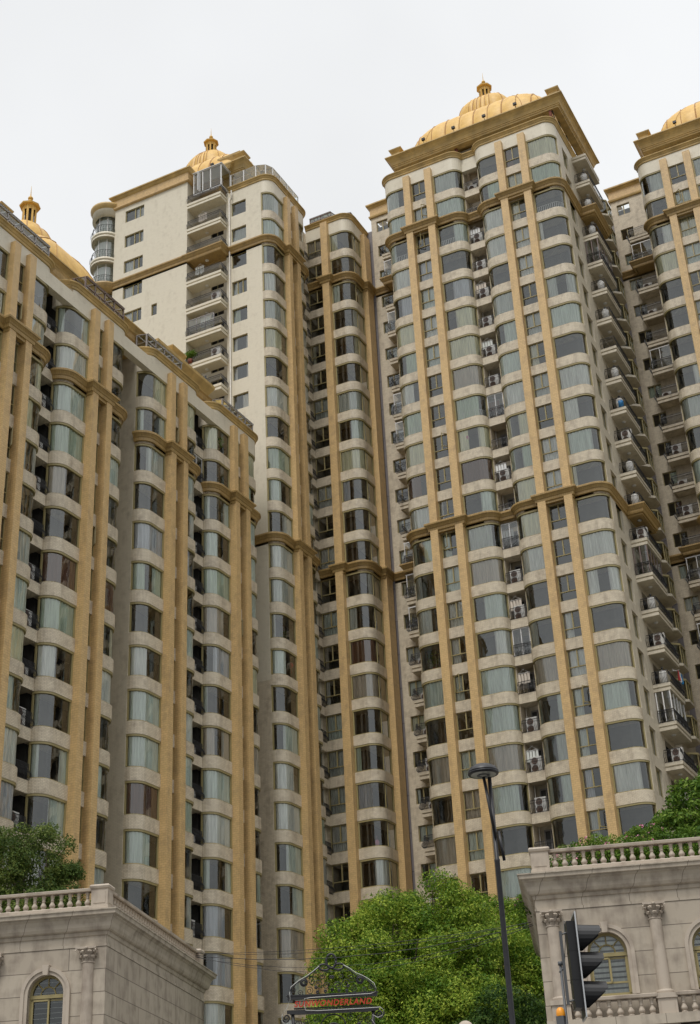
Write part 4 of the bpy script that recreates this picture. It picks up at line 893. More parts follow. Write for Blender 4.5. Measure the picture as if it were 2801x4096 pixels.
# =================================================================== STONE PAVILIONS
def arch_front(mb, x0, x1, z0, z1, cx, r, zs, zb, y0, y1, n=20):
    """wall x0..x1 with one arched opening (springing zs, sill zb)"""
    mb.box(x0, cx-r, y0, y1, z0, z1); mb.box(cx+r, x1, y0, y1, z0, z1)
    if zb > z0: mb.box(cx-r, cx+r, y0, y1, z0, zb)
    for i in range(n):
        a0, a1 = pi-pi*i/n, pi-pi*(i+1)/n; xa, za, xb, zb_ = cx+r*cos(a0), zs+r*sin(a0), cx+r*cos(a1), zs+r*sin(a1)
        mb.add([(xa, y0, za), (xb, y0, zb_), (xb, y0, z1), (xa, y0, z1), (xa, y1, za), (xb, y1, zb_), (xb, y1, z1), (xa, y1, z1)], [(0, 1, 2, 3), (4, 7, 6, 5), (0, 4, 5, 1), (3, 2, 6, 7)])
def arch_parts(p, cx, r, zs, zb, y):
    """architrave with keystone, and the olive fan-light window behind"""
    def ringp(ri, ro, ya, yb, zbot, n=24):
        P = [(ri*cos(pi-pi*i/n), ri*sin(pi-pi*i/n)) for i in range(n+1)]; Q = [(ro*cos(pi-pi*i/n), ro*sin(pi-pi*i/n)) for i in range(n+1)]
        P = [(-ri, zbot-zs)]+P+[(ri, zbot-zs)]; Q = [(-ro, zbot-zs)]+Q+[(ro, zbot-zs)]
        mb = MB(); m_ = len(P); vs = [(cx+a, ya, zs+b) for a, b in P]+[(cx+a, ya, zs+b) for a, b in Q]+[(cx+a, yb, zs+b) for a, b in P]+[(cx+a, yb, zs+b) for a, b in Q]
        fs = []
        for i in range(m_-1): fs += [(i, m_+i, m_+i+1, i+1), (i, i+1, 2*m_+i+1, 2*m_+i), (m_+i, 3*m_+i, 3*m_+i+1, m_+i+1)]
        return mb.add(vs, fs)
    arv = ringp(r, r+.10, y-.05, y+.05, zb); arv.join(ringp(r+.10, r+.20, y-.09, y+.05, zb)); a = obj('window_surround', arv.mesh('window_surround', 'stone_pink'), p)
    k = MB(); zt = zs+r; k.add([(cx-.07, y-.16, zt-.03), (cx+.07, y-.16, zt-.03), (cx+.10, y-.16, zt+.25), (cx-.10, y-.16, zt+.25), (cx-.07, y, zt-.03), (cx+.07, y, zt-.03), (cx+.10, y, zt+.25), (cx-.10, y, zt+.25)], [(0, 1, 2, 3), (0, 4, 5, 1), (1, 5, 6, 2), (0, 3, 7, 4), (3, 2, 6, 7)])
    obj('keystone', k.mesh('keystone', 'stone_pink'), a)
    yw = y+.16; fr = ringp(r-.07, r+.01, yw, yw+.08, zb)
    fr.box(cx-r, cx+r, yw-.02, yw+.08, zs-.10, zs); fr.box(cx-r, cx+r, yw, yw+.08, zb, zb+.08)
    for aa in (45, 90, 135): fr.tube([(cx+.22*cos(rad(aa)), yw+.03, zs+.22*sin(rad(aa))), (cx+r*cos(rad(aa)), yw+.03, zs+r*sin(rad(aa)))], .018, 4)
    fr.tube([(cx+.22*cos(rad(aa)), yw+.03, zs+.22*sin(rad(aa))) for aa in range(0, 181, 15)], .020, 4)
    for x0_, x1_, yy in ((cx-r+.06, cx+.06, yw-.01), (cx-.0, cx+r-.03, yw+.04)):
        t = .05; z0_, z1_ = zb+.08+(.25 if zb > 7 else 0), zs-.12
        fr.box(x0_, x1_, yy, yy+.04, z0_, z0_+t); fr.box(x0_, x1_, yy, yy+.04, z1_-t, z1_); fr.box(x0_, x0_+t, yy, yy+.04, z0_, z1_); fr.box(x1_-t, x1_, yy, yy+.04, z0_, z1_)
    w = obj('arched_window', fr.mesh('window_frame', 'olive_frame'), p)
    g = MB(); n = 20; g.add([(cx-r, yw+.05, zb), (cx+r, yw+.05, zb)]+[(cx+r*cos(pi*i/n), yw+.05, zs+r*sin(pi*i/n)) for i in range(n+1)], [tuple(range(n+3))]); obj('pane', g.mesh('pane', 'glass'), w)
    bl = MB(); z = zb+.1
    while z < zs+r*.9: bl.box(cx-r, cx+r, yw+.12, yw+.15, z, z+.012 if cx < 0 else z+.09); z += .14
    obj('blind', bl.mesh('blind', 'curtain_grey'), w)
def capital():
    mb = MB(); mb.lathe([(.17, 0), (.19, .0), (.20, .03), (.17, .05), (.165, .08), (.18, .22), (.23, .34), (.27, .38)], 20)
    mb.prism([(-.30, -.30), (-.15, -.25), (0, -.24), (.15, -.25), (.30, -.30), (.25, 0), (.30, .30), (0, .25), (-.30, .30), (-.25, 0)], .38, .44)
    for row, (r0, r1, z0, z1) in enumerate(((.17, .25, .05, .20), (.19, .29, .12, .33))):
        for i in range(8):
            a = (i+row*.5)*pi/4; c_, s_ = cos(a), sin(a); w = .055
            P = [(r0, z0), (r0+.02, (z0+z1)/2), (r1-.01, z1), (r1+.02, z1-.03), (r1, z1-.07)]; vs = []
            for r_, z_ in P: vs += [(r_*c_-w*-s_, r_*s_-w*c_, z_), (r_*c_+.0, r_*s_, z_+.015), (r_*c_+w*-s_, r_*s_+w*c_, z_)]
            mb.add(vs, [(j*3+q, j*3+q+1, j*3+q+4, j*3+q+3) for j in range(len(P)-1) for q in (0, 1)])
    for sx_ in (-1, 1):
        for sy_ in (-1, 1):
            mb.tube([(sx_*(.25+.055*cos(t)*(1-t/9)), sy_*(.25+.055*cos(t)*(1-t/9)), .315+.06*sin(t)*(1-t/9)) for t in [q*.7 for q in range(11)]], .018, 5)
    mb.lathe([(0, .36), (.05, .37), (.05, .42), (0, .44)], 8, (0, -.26))
    return mb.mesh('capital', 'stone_pink')
CAP = capital()
BAL = MB().lathe([(.075, 0), (.075, .03), (.05, .035), (.06, .05), (.085, .09), (.088, .13), (.07, .17), (.045, .22), (.04, .26), (.055, .27), (.055, .29), (.042, .30), (.050, .36), (.055, .41), (.065, .42), (.065, .455)], 14).mesh('baluster', 'stone_pink')
def balustrade(p, x0, y0, x1, y1, z, hb=.40, n=None, sp=.265, wid=.12):
    d = sqrt((x1-x0)**2+(y1-y0)**2); ux, uy = (x1-x0)/d, (y1-y0)/d; n = int(d/sp); a = atan2(uy, ux)
    rl = MB().sweep([(0, -wid), (d, -wid), (d, wid), (0, wid)], [(-.02, -.11), (.02, -.09), (.03, -.02), (-.02, 0), (-.11, .01)], closed=True)
    r_ = obj('handrail', rl.mesh('handrail', 'stone_pink'), p, (x0, y0, z+hb+.12), a)
    for i in range(n):
        t = (i+.5)*d/n; b = obj('baluster', BAL, p, (x0+ux*t, y0+uy*t, z)); b.scale = (1, 1, hb/.455+.02)
def pavilion(u0, v0, wfront, dside, label, corner_right, columns, arches, low_bal=False):
    """corner of the building at local origin; the front runs away from it along +-x, the side along +y"""
    c, s_ = cos(TH), sin(TH); loc = (u0*c-v0*s_, u0*s_+v0*c, 0)
    p = thing('stone_pavilion', label, 'building', loc, TH)
    sg = -1 if corner_right else 1
    xa, xb = (sg*wfront, 0) if sg < 0 else (0, wfront)
    mb = MB(); edges = sorted(arches); xs = [xa]+[(a+b_)/2 for a, b_ in zip(edges, edges[1:])]+[xb]
    for (cx, zb), l, r_ in zip(edges and [(e, 7.2 if low_bal else 5.4) for e in edges], xs, xs[1:]): arch_front(mb, l, r_, 5.2, 9.56, cx, .53, 8.33, zb, 0, .35)
    mb.box(xa, xb, 0, .35, .13, 5.2)
    xs_ = 0 if sg < 0 else 0
    if sg < 0: mb.box(-.35, 0, .35, dside, .13, 9.56)
    else: mb.box(0, .35, .35, dside, .13, 9.56)
    mb.box(xa, xb, dside-.35, dside, .13, 9.56)
    obj('wall', mb.mesh('wall', 'stone'), p)
    obj('interior', MB().box(xa+.4, xb-.4, 1.2, 1.4, .2, 9.5).mesh('interior', 'room_dark'), p)
    obj('roof_slab', MB().box(xa+.1, xb-.1, .1, dside-.1, 9.6, 10.45).mesh('roof_slab', 'stone_plain'), p)
    path = [(xa, 0), (xb, 0), (xb, dside), (xb-1, dside)] if sg < 0 else [(1, dside), (0, dside), (0, 0), (xb, 0)]
    pr = [(-.2, 9.545), (.02, 9.545), (.02, 9.62), (-.005, 9.625), (-.005, 9.84), (.03, 9.86), (.05, 9.94), (.05, 9.965), (.09, 9.97), (.13, 10.0), (.17, 10.08), (.19, 10.18), (.24, 10.30), (.29, 10.34), (.29, 10.37), (.36, 10.39), (.37, 10.48), (.40, 10.50), (.40, 10.53), (-.25, 10.56)]
    obj('entablature', MB().sweep(path, pr).mesh('entablature', 'stone_plain'), p)
    ip = offs(path, .02)
    obj('parapet_base', MB().sweep(path, [(-.34, 10.5), (-.03, 10.5), (-.03, 10.60), (.0, 10.62), (.0, 10.70), (-.06, 10.73), (-.34, 10.735)]).mesh('parapet_base', 'stone_pink'), p)
    yb = .20
    balustrade(p, xa+.1 if sg < 0 else .55, yb, -.55 if sg < 0 else xb, yb, 10.735)
    if sg < 0: balustrade(p, -yb, .55, -yb, dside-.55, 10.735)
    else: balustrade(p, yb, .55, yb, dside-.55, 10.735)
    for (x, y) in ((sg*.27, .27), (sg*.27, dside-.27)):
        q = [(x-.25, y-.25), (x+.25, y-.25), (x+.25, y+.25), (x-.25, y+.25)]
        po = MB().sweep(q, [(.03, 10.52), (.03, 10.66), (0, 10.68), (0, 11.19), (.03, 11.21), (.05, 11.27), (.02, 11.32), (-.2, 11.35), (-.249, 11.351)], closed=True)
        for sx_ in (-1, 1):
            po.box(x-.18, x+.18, y+sx_*.25-.012, y+sx_*.25+.012, 10.78, 11.12); po.box(x+sx_*.25-.012, x+sx_*.25+.012, y-.18, y+.18, 10.78, 11.12)
        obj('corner_post', po.mesh('corner_post', 'stone_pink'), p)
    for cx in columns:
        sh = MB().lathe([(.165, 9.10), (.158, 8.6), (.17, 7.8), (.172, 7.15)] if low_bal else [(.165, 9.10), (.158, 8.6), (.17, 7.8), (.172, 5.3)], 24, (cx, -.02))
        if low_bal:
            sh.lathe([(.172, 7.25), (.22, 7.23), (.23, 7.18), (.21, 7.15), (.25, 7.12), (.25, 7.08)], 24, (cx, -.02)); sh.box(cx-.28, cx+.28, -.42, .0, 7.0, 7.12)
        o = obj('column', sh.mesh('column', 'stone_pink'), p); obj('capital', CAP, o, (cx, .0, 9.08))
        if low_bal:
            pd = MB().box(cx-.25, cx+.25, -.38, .0, 6.3, 7.0).box(cx-.17, cx+.17, -.40, -.37, 6.42, 6.9); obj('pedestal', pd.mesh('pedestal', 'stone_pink'), o)
    for cx in arches: arch_parts(p, cx, .53, 8.33, 7.2 if low_bal else 5.5, 0)
    if low_bal:
        for a, b_ in zip(columns, columns[1:]+[xb]): balustrade(p, a+.27, -.30, b_-.27, -.30, 6.62)
        obj('ledge', MB().box(xa, xb, -.5, 0, 6.35, 6.60).mesh('ledge', 'stone_plain'), p)
        obj('ledge_wall', MB().box(xa, xb, -.4, -.005, 4.0, 6.3).mesh('ledge_wall', 'stone_plain'), p)
    return p
pavL = pavilion(-13.05, 39.92, 9, 11.3, 'stone pavilion at bottom left showing its long right-hand side wall and balustrade', True, [-.52, -3.34], [-1.74, -4.56])
pavR = pavilion(-.75, 39.92, 10, 11.5, 'stone pavilion at bottom right with two arched windows and columns behind a lower balustrade', False, [.42, 3.2, 6.0], [1.81, 4.61], low_bal=True)
def uvw(u, v, z): return (u*cos(TH)-v*sin(TH), u*sin(TH)+v*cos(TH), z)

# =================================================================== TREES AND SHRUBS
def crown(blobs, n, size, seed, mat, up=.4, clump=.5, per=60):
    """leaf faces on the shells of many small lobes that together cover the big lobes"""
    r = random.Random(seed); vs = []; fs = []; subs = []
    for (x, y, z, rx, rz_) in blobs:
        m_ = int(4.6*rx*rz_/clump**2)
        for i in range(m_):
            a = r.uniform(0, 2*pi); c = r.uniform(-.7, 1); s_ = sqrt(1-c*c); q = r.uniform(.72, 1.0)
            subs.append((Vector((x+rx*q*s_*cos(a), y+rx*q*s_*sin(a), z+rz_*q*c)), clump*r.uniform(.55, 1.15)))
    tot = sum(c_*c_ for _, c_ in subs)
    for C, cs in subs:
        for j in range(max(6, int(n*cs*cs/tot))):
            c = 1-2*r.random()**.8 if r.random() < .25 else r.uniform(-.25, 1); a = r.uniform(0, 2*pi); s_ = sqrt(max(0, 1-c*c)); d = Vector((s_*cos(a), s_*sin(a), c*.85))
            q = r.uniform(.62, 1.08)+(.25*r.random() if r.random() < .12 else 0)
            leafq(vs, fs, C+d*cs*q, size*r.uniform(.6, 1.35), r, up, d)
    return MB().add(vs, fs).mesh('crown', mat)
def trunk(base, blobs, r0, seed, z0=0):
    r = random.Random(seed); mb = MB(); bx, by = base; top = Vector((bx+r.uniform(-.3, .3), by, min(b[2] for b in blobs)-.3))
    st = Vector((bx, by, z0)); mid = st.lerp(top, .5)+Vector((r.uniform(-.3, .3), r.uniform(-.3, .3), 0))
    mb.tube([st, mid, top], r0, 10, r2=r0*.65)
    for x, y, z, rx, rz_ in blobs:
        e = Vector((x, y, z+rz_*.3)); s_ = st.lerp(top, r.uniform(.65, 1)); m_ = s_.lerp(e, .5)+Vector((r.uniform(-.4, .4), r.uniform(-.4, .4), -.3)); mb.tube([s_, m_, e], r0*.4, 6, r2=r0*.1)
        for q in range(4):
            e2 = Vector((x+r.uniform(-1, 1)*rx*.8, y+r.uniform(-1, 1)*rx*.8, z+r.uniform(-.3, .7)*rz_)); mb.tube([m_.lerp(e, r.uniform(0, .6)), e2], r0*.16, 5, r2=r0*.05)
    return mb.mesh('trunk', 'bark')
def tree(name, label, base, blobs, n, size, seed, mat, r0=.3, z0=0, clump=.5, up=.4, cat='tree', group=None):
    bx, by = base; B = [(x-bx, y-by, z-z0, a, b) for x, y, z, a, b in blobs]
    t = thing(name, label, cat, (bx, by, z0), 0, group); obj('crown', crown(B, n, size, seed, mat, up, clump), t); obj('trunk', trunk((0, 0), B, r0, seed), t); return t
def at(u, w, D):   # point from camera azimuth (deg), elevation tangent, distance
    return (D*sin(rad(u)), D*cos(rad(u)), CAMZ+D*w)
def tops(L_): return [(*at(a, w-r_/D*.93, D), r_, r_*1.0) for a, w, D, r_ in L_]
tree('camphor_tree', 'large bright green camphor tree in the middle behind the street lamp', at(-24.2, 0, 56)[:2],
     tops([(-23.4, .221, 57, 1.9), (-24.9, .214, 56.5, 1.8), (-26.0, .202, 56, 1.6), (-26.6, .184, 55.5, 1.5), (-22.2, .210, 56.5, 1.8), (-25.0, .190, 54.8, 1.9), (-23.2, .184, 54.8, 1.9),
           (-26.3, .160, 54.2, 1.7), (-24.6, .160, 53.6, 1.9), (-22.5, .158, 53.8, 1.9), (-27.1, .140, 53.6, 1.6), (-26.0, .130, 53.0, 1.8), (-24.2, .128, 52.8, 1.9), (-27.6, .112, 53.2, 1.6), (-22.4, .126, 53.2, 1.8), (-26.4, .100, 52.6, 1.8), (-28.3, .118, 54.5, 1.2), (-28.4, .095, 54, 1.4)]),
     210000, .062, 11, 'leaf_camphor', .34, clump=.78)
tree('camphor_tree', 'second camphor tree partly hidden by the right stone pavilion', at(-20.6, 0, 61)[:2],
     tops([(-21.4, .211, 62, 2.0), (-20.2, .209, 61.5, 2.0), (-19.0, .199, 61, 2.0), (-20.8, .188, 59.5, 2.1), (-19.2, .175, 59.5, 2.0), (-20.2, .160, 58.5, 2.2), (-21.4, .150, 58, 2.0)]), 85000, .066, 12, 'leaf_camphor', .33, clump=.72)
tree('evergreen_tree', 'darker green tree low down between the lamp post and the right pavilion', at(-20.6, 0, 52)[:2],
     tops([(-20.6, .148, 52, 1.7), (-21.8, .130, 51.5, 1.6), (-19.6, .128, 52, 1.6), (-20.8, .108, 51, 1.7), (-22.2, .098, 50.8, 1.5), (-19.4, .100, 51.5, 1.6)]), 50000, .07, 13, 'leaf_dark', .22, clump=.5)
tree('evergreen_tree', 'dark shady tree behind the ironwork sign', at(-27.5, 0, 60)[:2],
     tops([(-27.0, .150, 60, 1.8), (-26.0, .160, 60, 2.0), (-27.9, .118, 59.5, 1.6), (-24.5, .17, 60.5, 2.4)]), 34000, .08, 14, 'leaf_dark', .3, clump=.7)
ra = lambda az, w, D: at(az, w, D)
def blobs_from(L_): return [(*at(a, w, D), r_, rz_) for a, w, D, r_, rz_ in L_]
bl = blobs_from([(-38.9, .245, 48.5, 1.1, 1.15), (-40.5, .243, 48.5, 1.2, 1.3), (-38.2, .222, 48.3, .9, 1.0), (-39.3, .205, 47.8, 1.4, 1.1), (-37.6, .203, 48.2, .6, .7), (-42.0, .235, 48.6, 1.3, 1.5), (-41.0, .21, 48, 1.4, 1.2)])
tree('roof_garden_tree', 'olive green small-leaved tree behind the balustrade of the left pavilion', at(-39.0, 0, 48.6)[:2], bl, 60000, .050, 15, 'leaf_olive', .12, 10.5, clump=.42, up=.2)
bl = blobs_from([(-12.6, .252, 47, 1.25, 1.3), (-10.6, .262, 47.5, 1.6, 1.5), (-14.0, .238, 47, .9, .9), (-11.4, .232, 46, 1.6, 1.1), (-9.0, .26, 46.5, 1.8, 1.5)])
tree('roof_garden_tree', 'bright green tree above the shrubs on the right pavilion roof', at(-11.2, 0, 47)[:2], bl, 34000, .075, 16, 'leaf_fresh', .14, 10.5, clump=.36)
def shrub(label, L_, n, size, seed, mat, flowers=0, name='roof_shrub', cat='shrub', z0=10.5):
    bl = blobs_from(L_); bx, by = bl[0][0], bl[0][1]; B = [(x-bx, y-by, z-z0, a, b) for x, y, z, a, b in bl]
    t = thing(name, label, cat, (bx, by, z0)); obj('foliage', crown(B, n, size, seed, mat, .3, .24), t)
    st = MB(); r = random.Random(seed)
    for b in B:
        for q in range(5): st.tube([(b[0]+r.uniform(-.3, .3), b[1]+r.uniform(-.3, .3), 0), (b[0]+r.uniform(-.6, .6)*b[3], b[1]+r.uniform(-.6, .6)*b[3], b[2]+b[4]*.7)], .02, 4, r2=.008)
    obj('stem', st.mesh('stem', 'bark'), t)
    if flowers:
        vs = []; fs = []
        for i in range(flowers):
            b = r.choice(B); a = r.uniform(0, 2*pi); c = r.uniform(0, 1); s_ = sqrt(1-c*c); p_ = Vector((b[0]+b[3]*1.1*s_*cos(a), b[1]+b[3]*1.1*s_*sin(a), b[2]+b[4]*1.08*c))
            for q in range(5): leafq(vs, fs, p_+Vector((r.gauss(0, .02), r.gauss(0, .02), r.gauss(0, .02))), .038, r, .2)
        obj('blossom', MB().add(vs, fs).mesh('blossom', 'balloon_pink'), t)
shrub('loose flowering shrub with pink blossoms nearest the corner post of the right pavilion', [(-18.6, .214, 43.5, .7, .55), (-17.6, .228, 43.8, .7, .65), (-16.7, .232, 44, .7, .65), (-19.6, .204, 43.3, .4, .3)], 9000, .045, 21, 'leaf_fresh', 60)
shrub('dense pink-flowered bush in the middle of the right pavilion balustrade', [(-15.6, .228, 43.8, .8, .75), (-14.7, .234, 44.2, .8, .75), (-15.9, .21, 43.2, .8, .6)], 11000, .05, 22, 'leaf_fresh', 55)
shrub('yellow-green hedge bush at the right edge above the pavilion balustrade', [(-13.2, .228, 43.8, 1.0, .75), (-11.2, .232, 43.8, 1.2, .85), (-9.4, .235, 43.8, 1.2, .9), (-12.2, .21, 43.0, 1.1, .7), (-10.0, .21, 43.0, 1.1, .7)], 20000, .05, 23, 'leaf_fresh', 0)
shrub('low dark planting behind the left pavilion balusters', [(-38.2, .200, 45.6, .7, .6), (-39.6, .200, 45.0, .9, .7), (-41.2, .200, 44.6, .9, .7), (-37.0, .195, 46, .5, .4)], 9000, .05, 24, 'leaf_olive', 0)

# =================================================================== STREET LAMP
lp = thing('street_lamp', 'black street lamp with a round flat head in front of the tall domed tower', 'street lamp', (-9.55, 25.27, 0))
obj('pole', MB().lathe([(.075, .13), (.075, .6), (.058, .62), (.05, 7.95), (.055, 7.97), (.055, 8.0), (.042, 8.02), (.038, 9.62), (0, 9.63)], 20).mesh('pole', 'pole_paint'), lp)
obj('base_plate', MB().lathe([(.0, .131), (.17, .131), (.17, .17), (.09, .2), (.09, .6), (.075, .62)], 16).mesh('base_plate', 'pole_paint'), lp)
d_ = Vector((-.135, -.075, 0))
obj('arm', MB().tube([(-.09, -.07, 9.62), (.035, -.05, 8.40)], .030, 10).tube([(.06, .06, 8.55), (.12, .07, 7.98)], .030, 10).mesh('arm', 'pole_paint'), lp)
hd = MB().lathe([(0, 9.955), (.08, 9.95), (.18, 9.92), (.26, 9.87), (.30, 9.80), (.305, 9.785), (.29, 9.782), (.29, 9.772), (.306, 9.770), (.308, 9.755), (.295, 9.735), (.25, 9.728)], 40)
h_ = obj('lamp_head', hd.mesh('lamp_head', 'pole_paint'), lp, (-.10, -.05, -.06))
obj('lens', MB().lathe([(.25, 9.73), (.18, 9.722), (0, 9.718)], 32).mesh('lens', 'lens_glass'), h_)
obj('reflector', MB().lathe([(.13, 9.716), (.125, 9.71), (.08, 9.71), (.07, 9.714)], 24).mesh('reflector', 'bracket_grey'), h_)

# =================================================================== TRAFFIC SIGNAL
def sgn(x, y, z): return (x, y, z)
ts = thing('traffic_light', 'black three-lamp traffic light turned sideways in front of the right pavilion', 'traffic light', (-6.50, 19.96, 0))
aF = atan2(.905, .425)  # direction the lamps face (seen from the side): towards az 64
az = rad(66); fx, fy = sin(az), cos(az)
RZ = atan2(fy, fx)      # local +x = facing direction
mb = MB(); mb.box(-.09, .03, -.17, .17, 4.39, 5.58)
for z in (4.78, 5.18): mb.box(-.095, .035, -.175, .175, z-.01, z+.01)
hs = obj('housing', mb.mesh('housing', 'signal_black'), ts, (0, 0, 0), RZ)
obj('backplate', MB().box(.03, .045, -.26, .26, 4.27, 5.67).mesh('backplate', 'signal_black'), ts, (0, 0, 0), RZ)
ep = MB().box(.028, .047, -.285, -.26, 4.25, 5.69).box(.028, .047, .26, .285, 4.25, 5.69).box(.028, .047, -.26, .26, 5.67, 5.69).box(.028, .047, -.26, .26, 4.25, 4.27)
obj('backplate_edge', ep.mesh('backplate_edge', 'alu'), ts, (0, 0, 0), RZ)
for zc in (5.36, 4.98, 4.58):
    v = MB(); n = 18
    for i in range(n):
        a0, a1 = rad(-60+300*i/n), rad(-60+300*(i+1)/n)
        def ln_(a): return .06+.29*min(1, max(0, (sin(a)+1)/1.35))**1.1
        P = []
        for a in (a0, a1): P += [(.04, .192*cos(a), zc+.192*sin(a)), (.04+ln_(a), .185*cos(a), zc+.185*sin(a)-.02*ln_(a)/.36)]
        v.add(P, [(0, 1, 3, 2)], True)
        v.add([(p[0], p[1]*.95, zc+(p[2]-zc)*.95) for p in P], [(2, 3, 1, 0)], True)
    o = obj('visor', v.mesh('visor', 'signal_black'), ts, (0, 0, 0), RZ)
    obj('lens', MB().add([(.05, .14*cos(a*pi/12), zc+.14*sin(a*pi/12)) for a in range(24)], [tuple(range(24))]).mesh('lens', 'signal_black'), o)
br = MB().tube([(-.17, 0, 5.45), (-.17, 0, 4.48)], .018, 6).box(-.19, -.15, -.02, .02, 4.46, 5.47)
br.tube([(-.17, 0, 5.42), (-.08, 0, 5.45)], .012, 5).tube([(-.17, 0, 4.50), (-.08, 0, 4.52)], .012, 5)
br.tube([(-.08, 0, 5.60), (-.10, 0, 5.61), (-.11, 0, 5.35), (-.155, 0, 5.05), (-.16, 0, 4.75)], .006, 4)
obj('bracket', br.mesh('bracket', 'bracket_grey'), ts, (0, 0, 0), RZ)
pl = MB().tube([(-.22, 0, .13), (-.22, 0, 5.0)], .020, 10).tube([(-.22, 0, 5.0), (-.22, 0, 5.05)], .035, 10).tube([(-.24, 0, 4.9), (-.17, 0, 4.98)], .02, 6)
obj('post', pl.mesh('post', 'bracket_grey'), ts, (0, 0, 0), RZ)
bc = thing('warning_beacon', 'small orange-topped beacon box on the post under the traffic light', 'beacon', (-6.76, 19.82, 4.05))
obj('beacon_lens', MB().lathe([(.060, .26), (.064, .29), (.055, .345), (.03, .375), (0, .38)], 16).mesh('beacon_lens', 'amber'), bc)
obj('beacon_body', MB().box(-.055, .055, -.055, .055, 0, .26).box(-.06, .06, -.06, .06, .10, .13).mesh('beacon_body', 'bracket_grey'), bc)

# =================================================================== IRONWORK SIGN
az_s = atan2(27.0-26.15, -13.08+14.70)
sg_ = thing('ironwork_sign', 'black scrolled ironwork gate sign with red lettering in front of the trees', 'sign', (-13.89, 26.57, 0), az_s)
irn = MB(); T = lambda pts, r_=.012, k=5: irn.tube([(x, y, z) for x, y, z in pts], r_, k)
HW = .915
irn.box(-HW, HW, -.05, .05, 6.09, 6.16); irn.box(-HW-.02, HW+.02, -.06, .06, 6.15, 6.175)
irn.box(-HW-.02, HW+.02, -.05, .05, 5.82, 5.88); irn.box(-HW+.04, HW-.04, -.06, .06, 5.80, 5.825)
irn.box(-HW+.12, HW-.1, .02, .035, 5.90, 5.93); irn.box(-HW+.12, HW-.1, .02, .035, 6.05, 6.07)
rails = obj('rail', irn.mesh('rail', 'iron'), sg_)
irn = MB()
def spiral(cx, cz, r0, turns, a0=0, sgn_=1, r_=.010):
    n = int(turns*16); irn.tube([(cx+r0*(1-i/n*.85)*cos(a0+sgn_*i/16*2*pi), 0, cz+r0*(1-i/n*.85)*sin(a0+sgn_*i/16*2*pi)) for i in range(n+1)], r_, 5)
def ring(cx, cz, rx, rz2, r_=.02, rot=0):
    irn.tube([(cx+rx*cos(a)*cos(rot)-rz2*sin(a)*sin(rot), 0, cz+rx*cos(a)*sin(rot)+rz2*sin(a)*cos(rot)) for a in [i*pi/12 for i in range(25)]], r_, 6)
ring(0, 6.82, .10, .14, .026); ring(-.15, 6.70, .11, .06, .022, -.1); ring(.15, 6.70, .11, .06, .022, .1)
for s_ in (-1, 1):
    irn.tube([(s_*x, 0, z) for x, z in ((.26, 6.70), (.38, 6.62), (.50, 6.52), (.62, 6.47), (.74, 6.40), (.84, 6.30), (.88, 6.18))], .012, 5)
    ring(s_*.575, 6.42, .075, .075, .012); ring(s_*.575, 6.42, .045, .045, .022)
    for cx, cz, r0, tn, a0, dr in ((.80, 6.27, .055, 1.5, 1.5, s_), (.40, 6.44, .09, 1.6, 2.5, -s_), (.28, 6.36, .10, 1.5, .5, s_), (.12, 6.33, .08, 1.5, 3, -s_), (.46, 6.25, .08, 1.6, 1, s_), (.66, 6.22, .06, 1.5, 4, -s_), (.2, 6.52, .06, 1.4, 2, s_)):
        spiral(s_*cx, cz, r0, tn, a0 if s_ > 0 else pi-a0, dr, .008)
    spiral(s_*.95, 5.74, .085, 1.7, .5 if s_ > 0 else pi-.5, -s_, .018)
    for cx, cz in ((.14, 6.23), (.30, 6.22), (0, 6.25), (.02, 6.50), (.33, 6.31)): ring(s_*cx, cz, .02, .02, .018)
    for cx, cz in ((.55, 5.66), (.35, 5.70), (.72, 5.62)): spiral(s_*cx, cz, .08, 1.6, 1, s_, .008)
    ring(s_*.52, 5.55, .03, .03, .02)
    irn.tube([(s_*.82, 0, 5.80), (s_*.80, 0, 5.5), (s_*.80, 0, .13)], .035, 8)
ring(0, 5.55, .25, .22, .016); ring(0, 5.50, .13, .10, .02)
obj('scrollwork', irn.mesh('scrollwork', 'iron'), sg_)
tb_ = MB()
L1 = [(.25, 6.72), (.38, 6.645), (.50, 6.55), (.62, 6.50), (.74, 6.43), (.86, 6.33), (.90, 6.22), (.88, 6.16), (.78, 6.13), (.1, 6.12), (-.45, 6.105), (-.57, 6.09), (-.58, 5.95), (-.55, 5.86), (-.3, 5.845), (.4, 5.85), (.85, 5.855), (.96, 5.86), (1.03, 5.80), (1.0, 5.70), (.90, 5.66), (.80, 5.72), (.78, 5.62), (.86, 5.5)]
tb_.tube([(x, -.075, z) for x, z in L1], .0065, 6)
L2 = [(-.25, 6.72), (-.38, 6.62), (-.52, 6.53), (-.68, 6.45), (-.84, 6.33), (-.87, 6.22), (-.86, 6.09), (-.93, 5.93), (-1.03, 5.80), (-1.04, 5.68), (-.98, 5.6)]
tb_.tube([(x, -.075, z) for x, z in L2], .0065, 6)
obj('light_tube', tb_.mesh('light_tube', 'tube_white'), sg_)
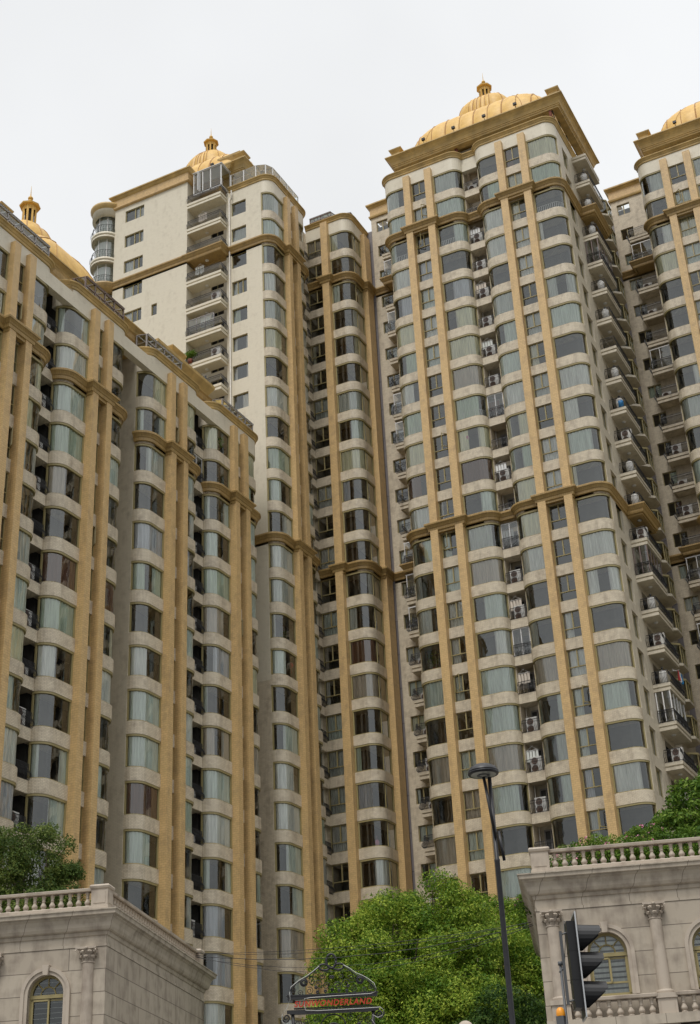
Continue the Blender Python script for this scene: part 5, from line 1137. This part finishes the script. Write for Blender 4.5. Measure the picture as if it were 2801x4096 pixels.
cu = bpy.data.curves.new('lettering', 'FONT'); cu.body = 'SUNWONDERLAND'; cu.size = .160; cu.shear = .22; cu.extrude = .012; cu.align_x = 'CENTER'; cu.align_y = 'CENTER'; cu.offset = .003; cu.space_character = 1.12
co = bpy.data.objects.new('tmp', cu); S.collection.objects.link(co)
bpy.context.view_layer.update(); me = bpy.data.meshes.new_from_object(co); S.collection.objects.unlink(co); bpy.data.objects.remove(co)
me.name = 'lettering'; me.materials.clear(); me.materials.append(M['red_letter'])
lo = obj('lettering', me, sg_, (-.0, -.06, 5.985)); lo.rotation_euler = (pi/2, 0, 0)
# ball finial on a gate post
gp = thing('gate_post', 'round stone ball topping a gate post at the bottom edge', 'gate post', (-13.02, 31.41, 0))
obj('ball', MB().lathe([(.001, 5.66)]+[(.19*sin(a*pi/12), 5.85-.19*cos(a*pi/12)) for a in range(1, 12)]+[(.001, 6.04)], 24).mesh('ball', 'stone_pink'), gp)
obj('shaft', MB().sweep([(-.28, -.28), (.28, -.28), (.28, .28), (-.28, .28)], [(.06, .13), (.06, .6), (0, .65), (0, 5.3), (.08, 5.4), (.08, 5.5), (-.2, 5.6), (-.279, 5.68)], closed=True).mesh('shaft', 'stone_pink'), gp)

# =================================================================== OVERHEAD WIRES
A0, B0 = Vector(uvw(-13.2, 50.6, 11.15)), Vector(uvw(-.9, 45.5, 10.35))
for i, (dz, sag, dy) in enumerate(((0, .25, 0), (-.08, .5, .2), (-.14, .75, .35), (.02, .38, .1), (-.1, .95, .5))):
    pts = []
    for q in range(25):
        t = q/24; p = A0.lerp(B0, t); pts.append((p.x, p.y, p.z+dz*(1-t*.3)-sag*4*t*(1-t)+.04*sin(q*2.1+i)*(.3 if i else 0)))
    o = obj('overhead_cable', MB().tube(pts, .008 if i != 1 else .012, 5).mesh('overhead_cable', 'iron'))
    tag(o, ['thin black cable, uppermost of the bundle crossing in front of the trees', 'thickest black cable of the bundle strung between the two pavilions', 'slack black cable hanging second lowest between the two pavilions', 'thin black cable running close beneath the uppermost one', 'lowest and slackest black cable between the two pavilions'][i], 'cable', 'overhead cables')
print('objects', len(bpy.data.objects))
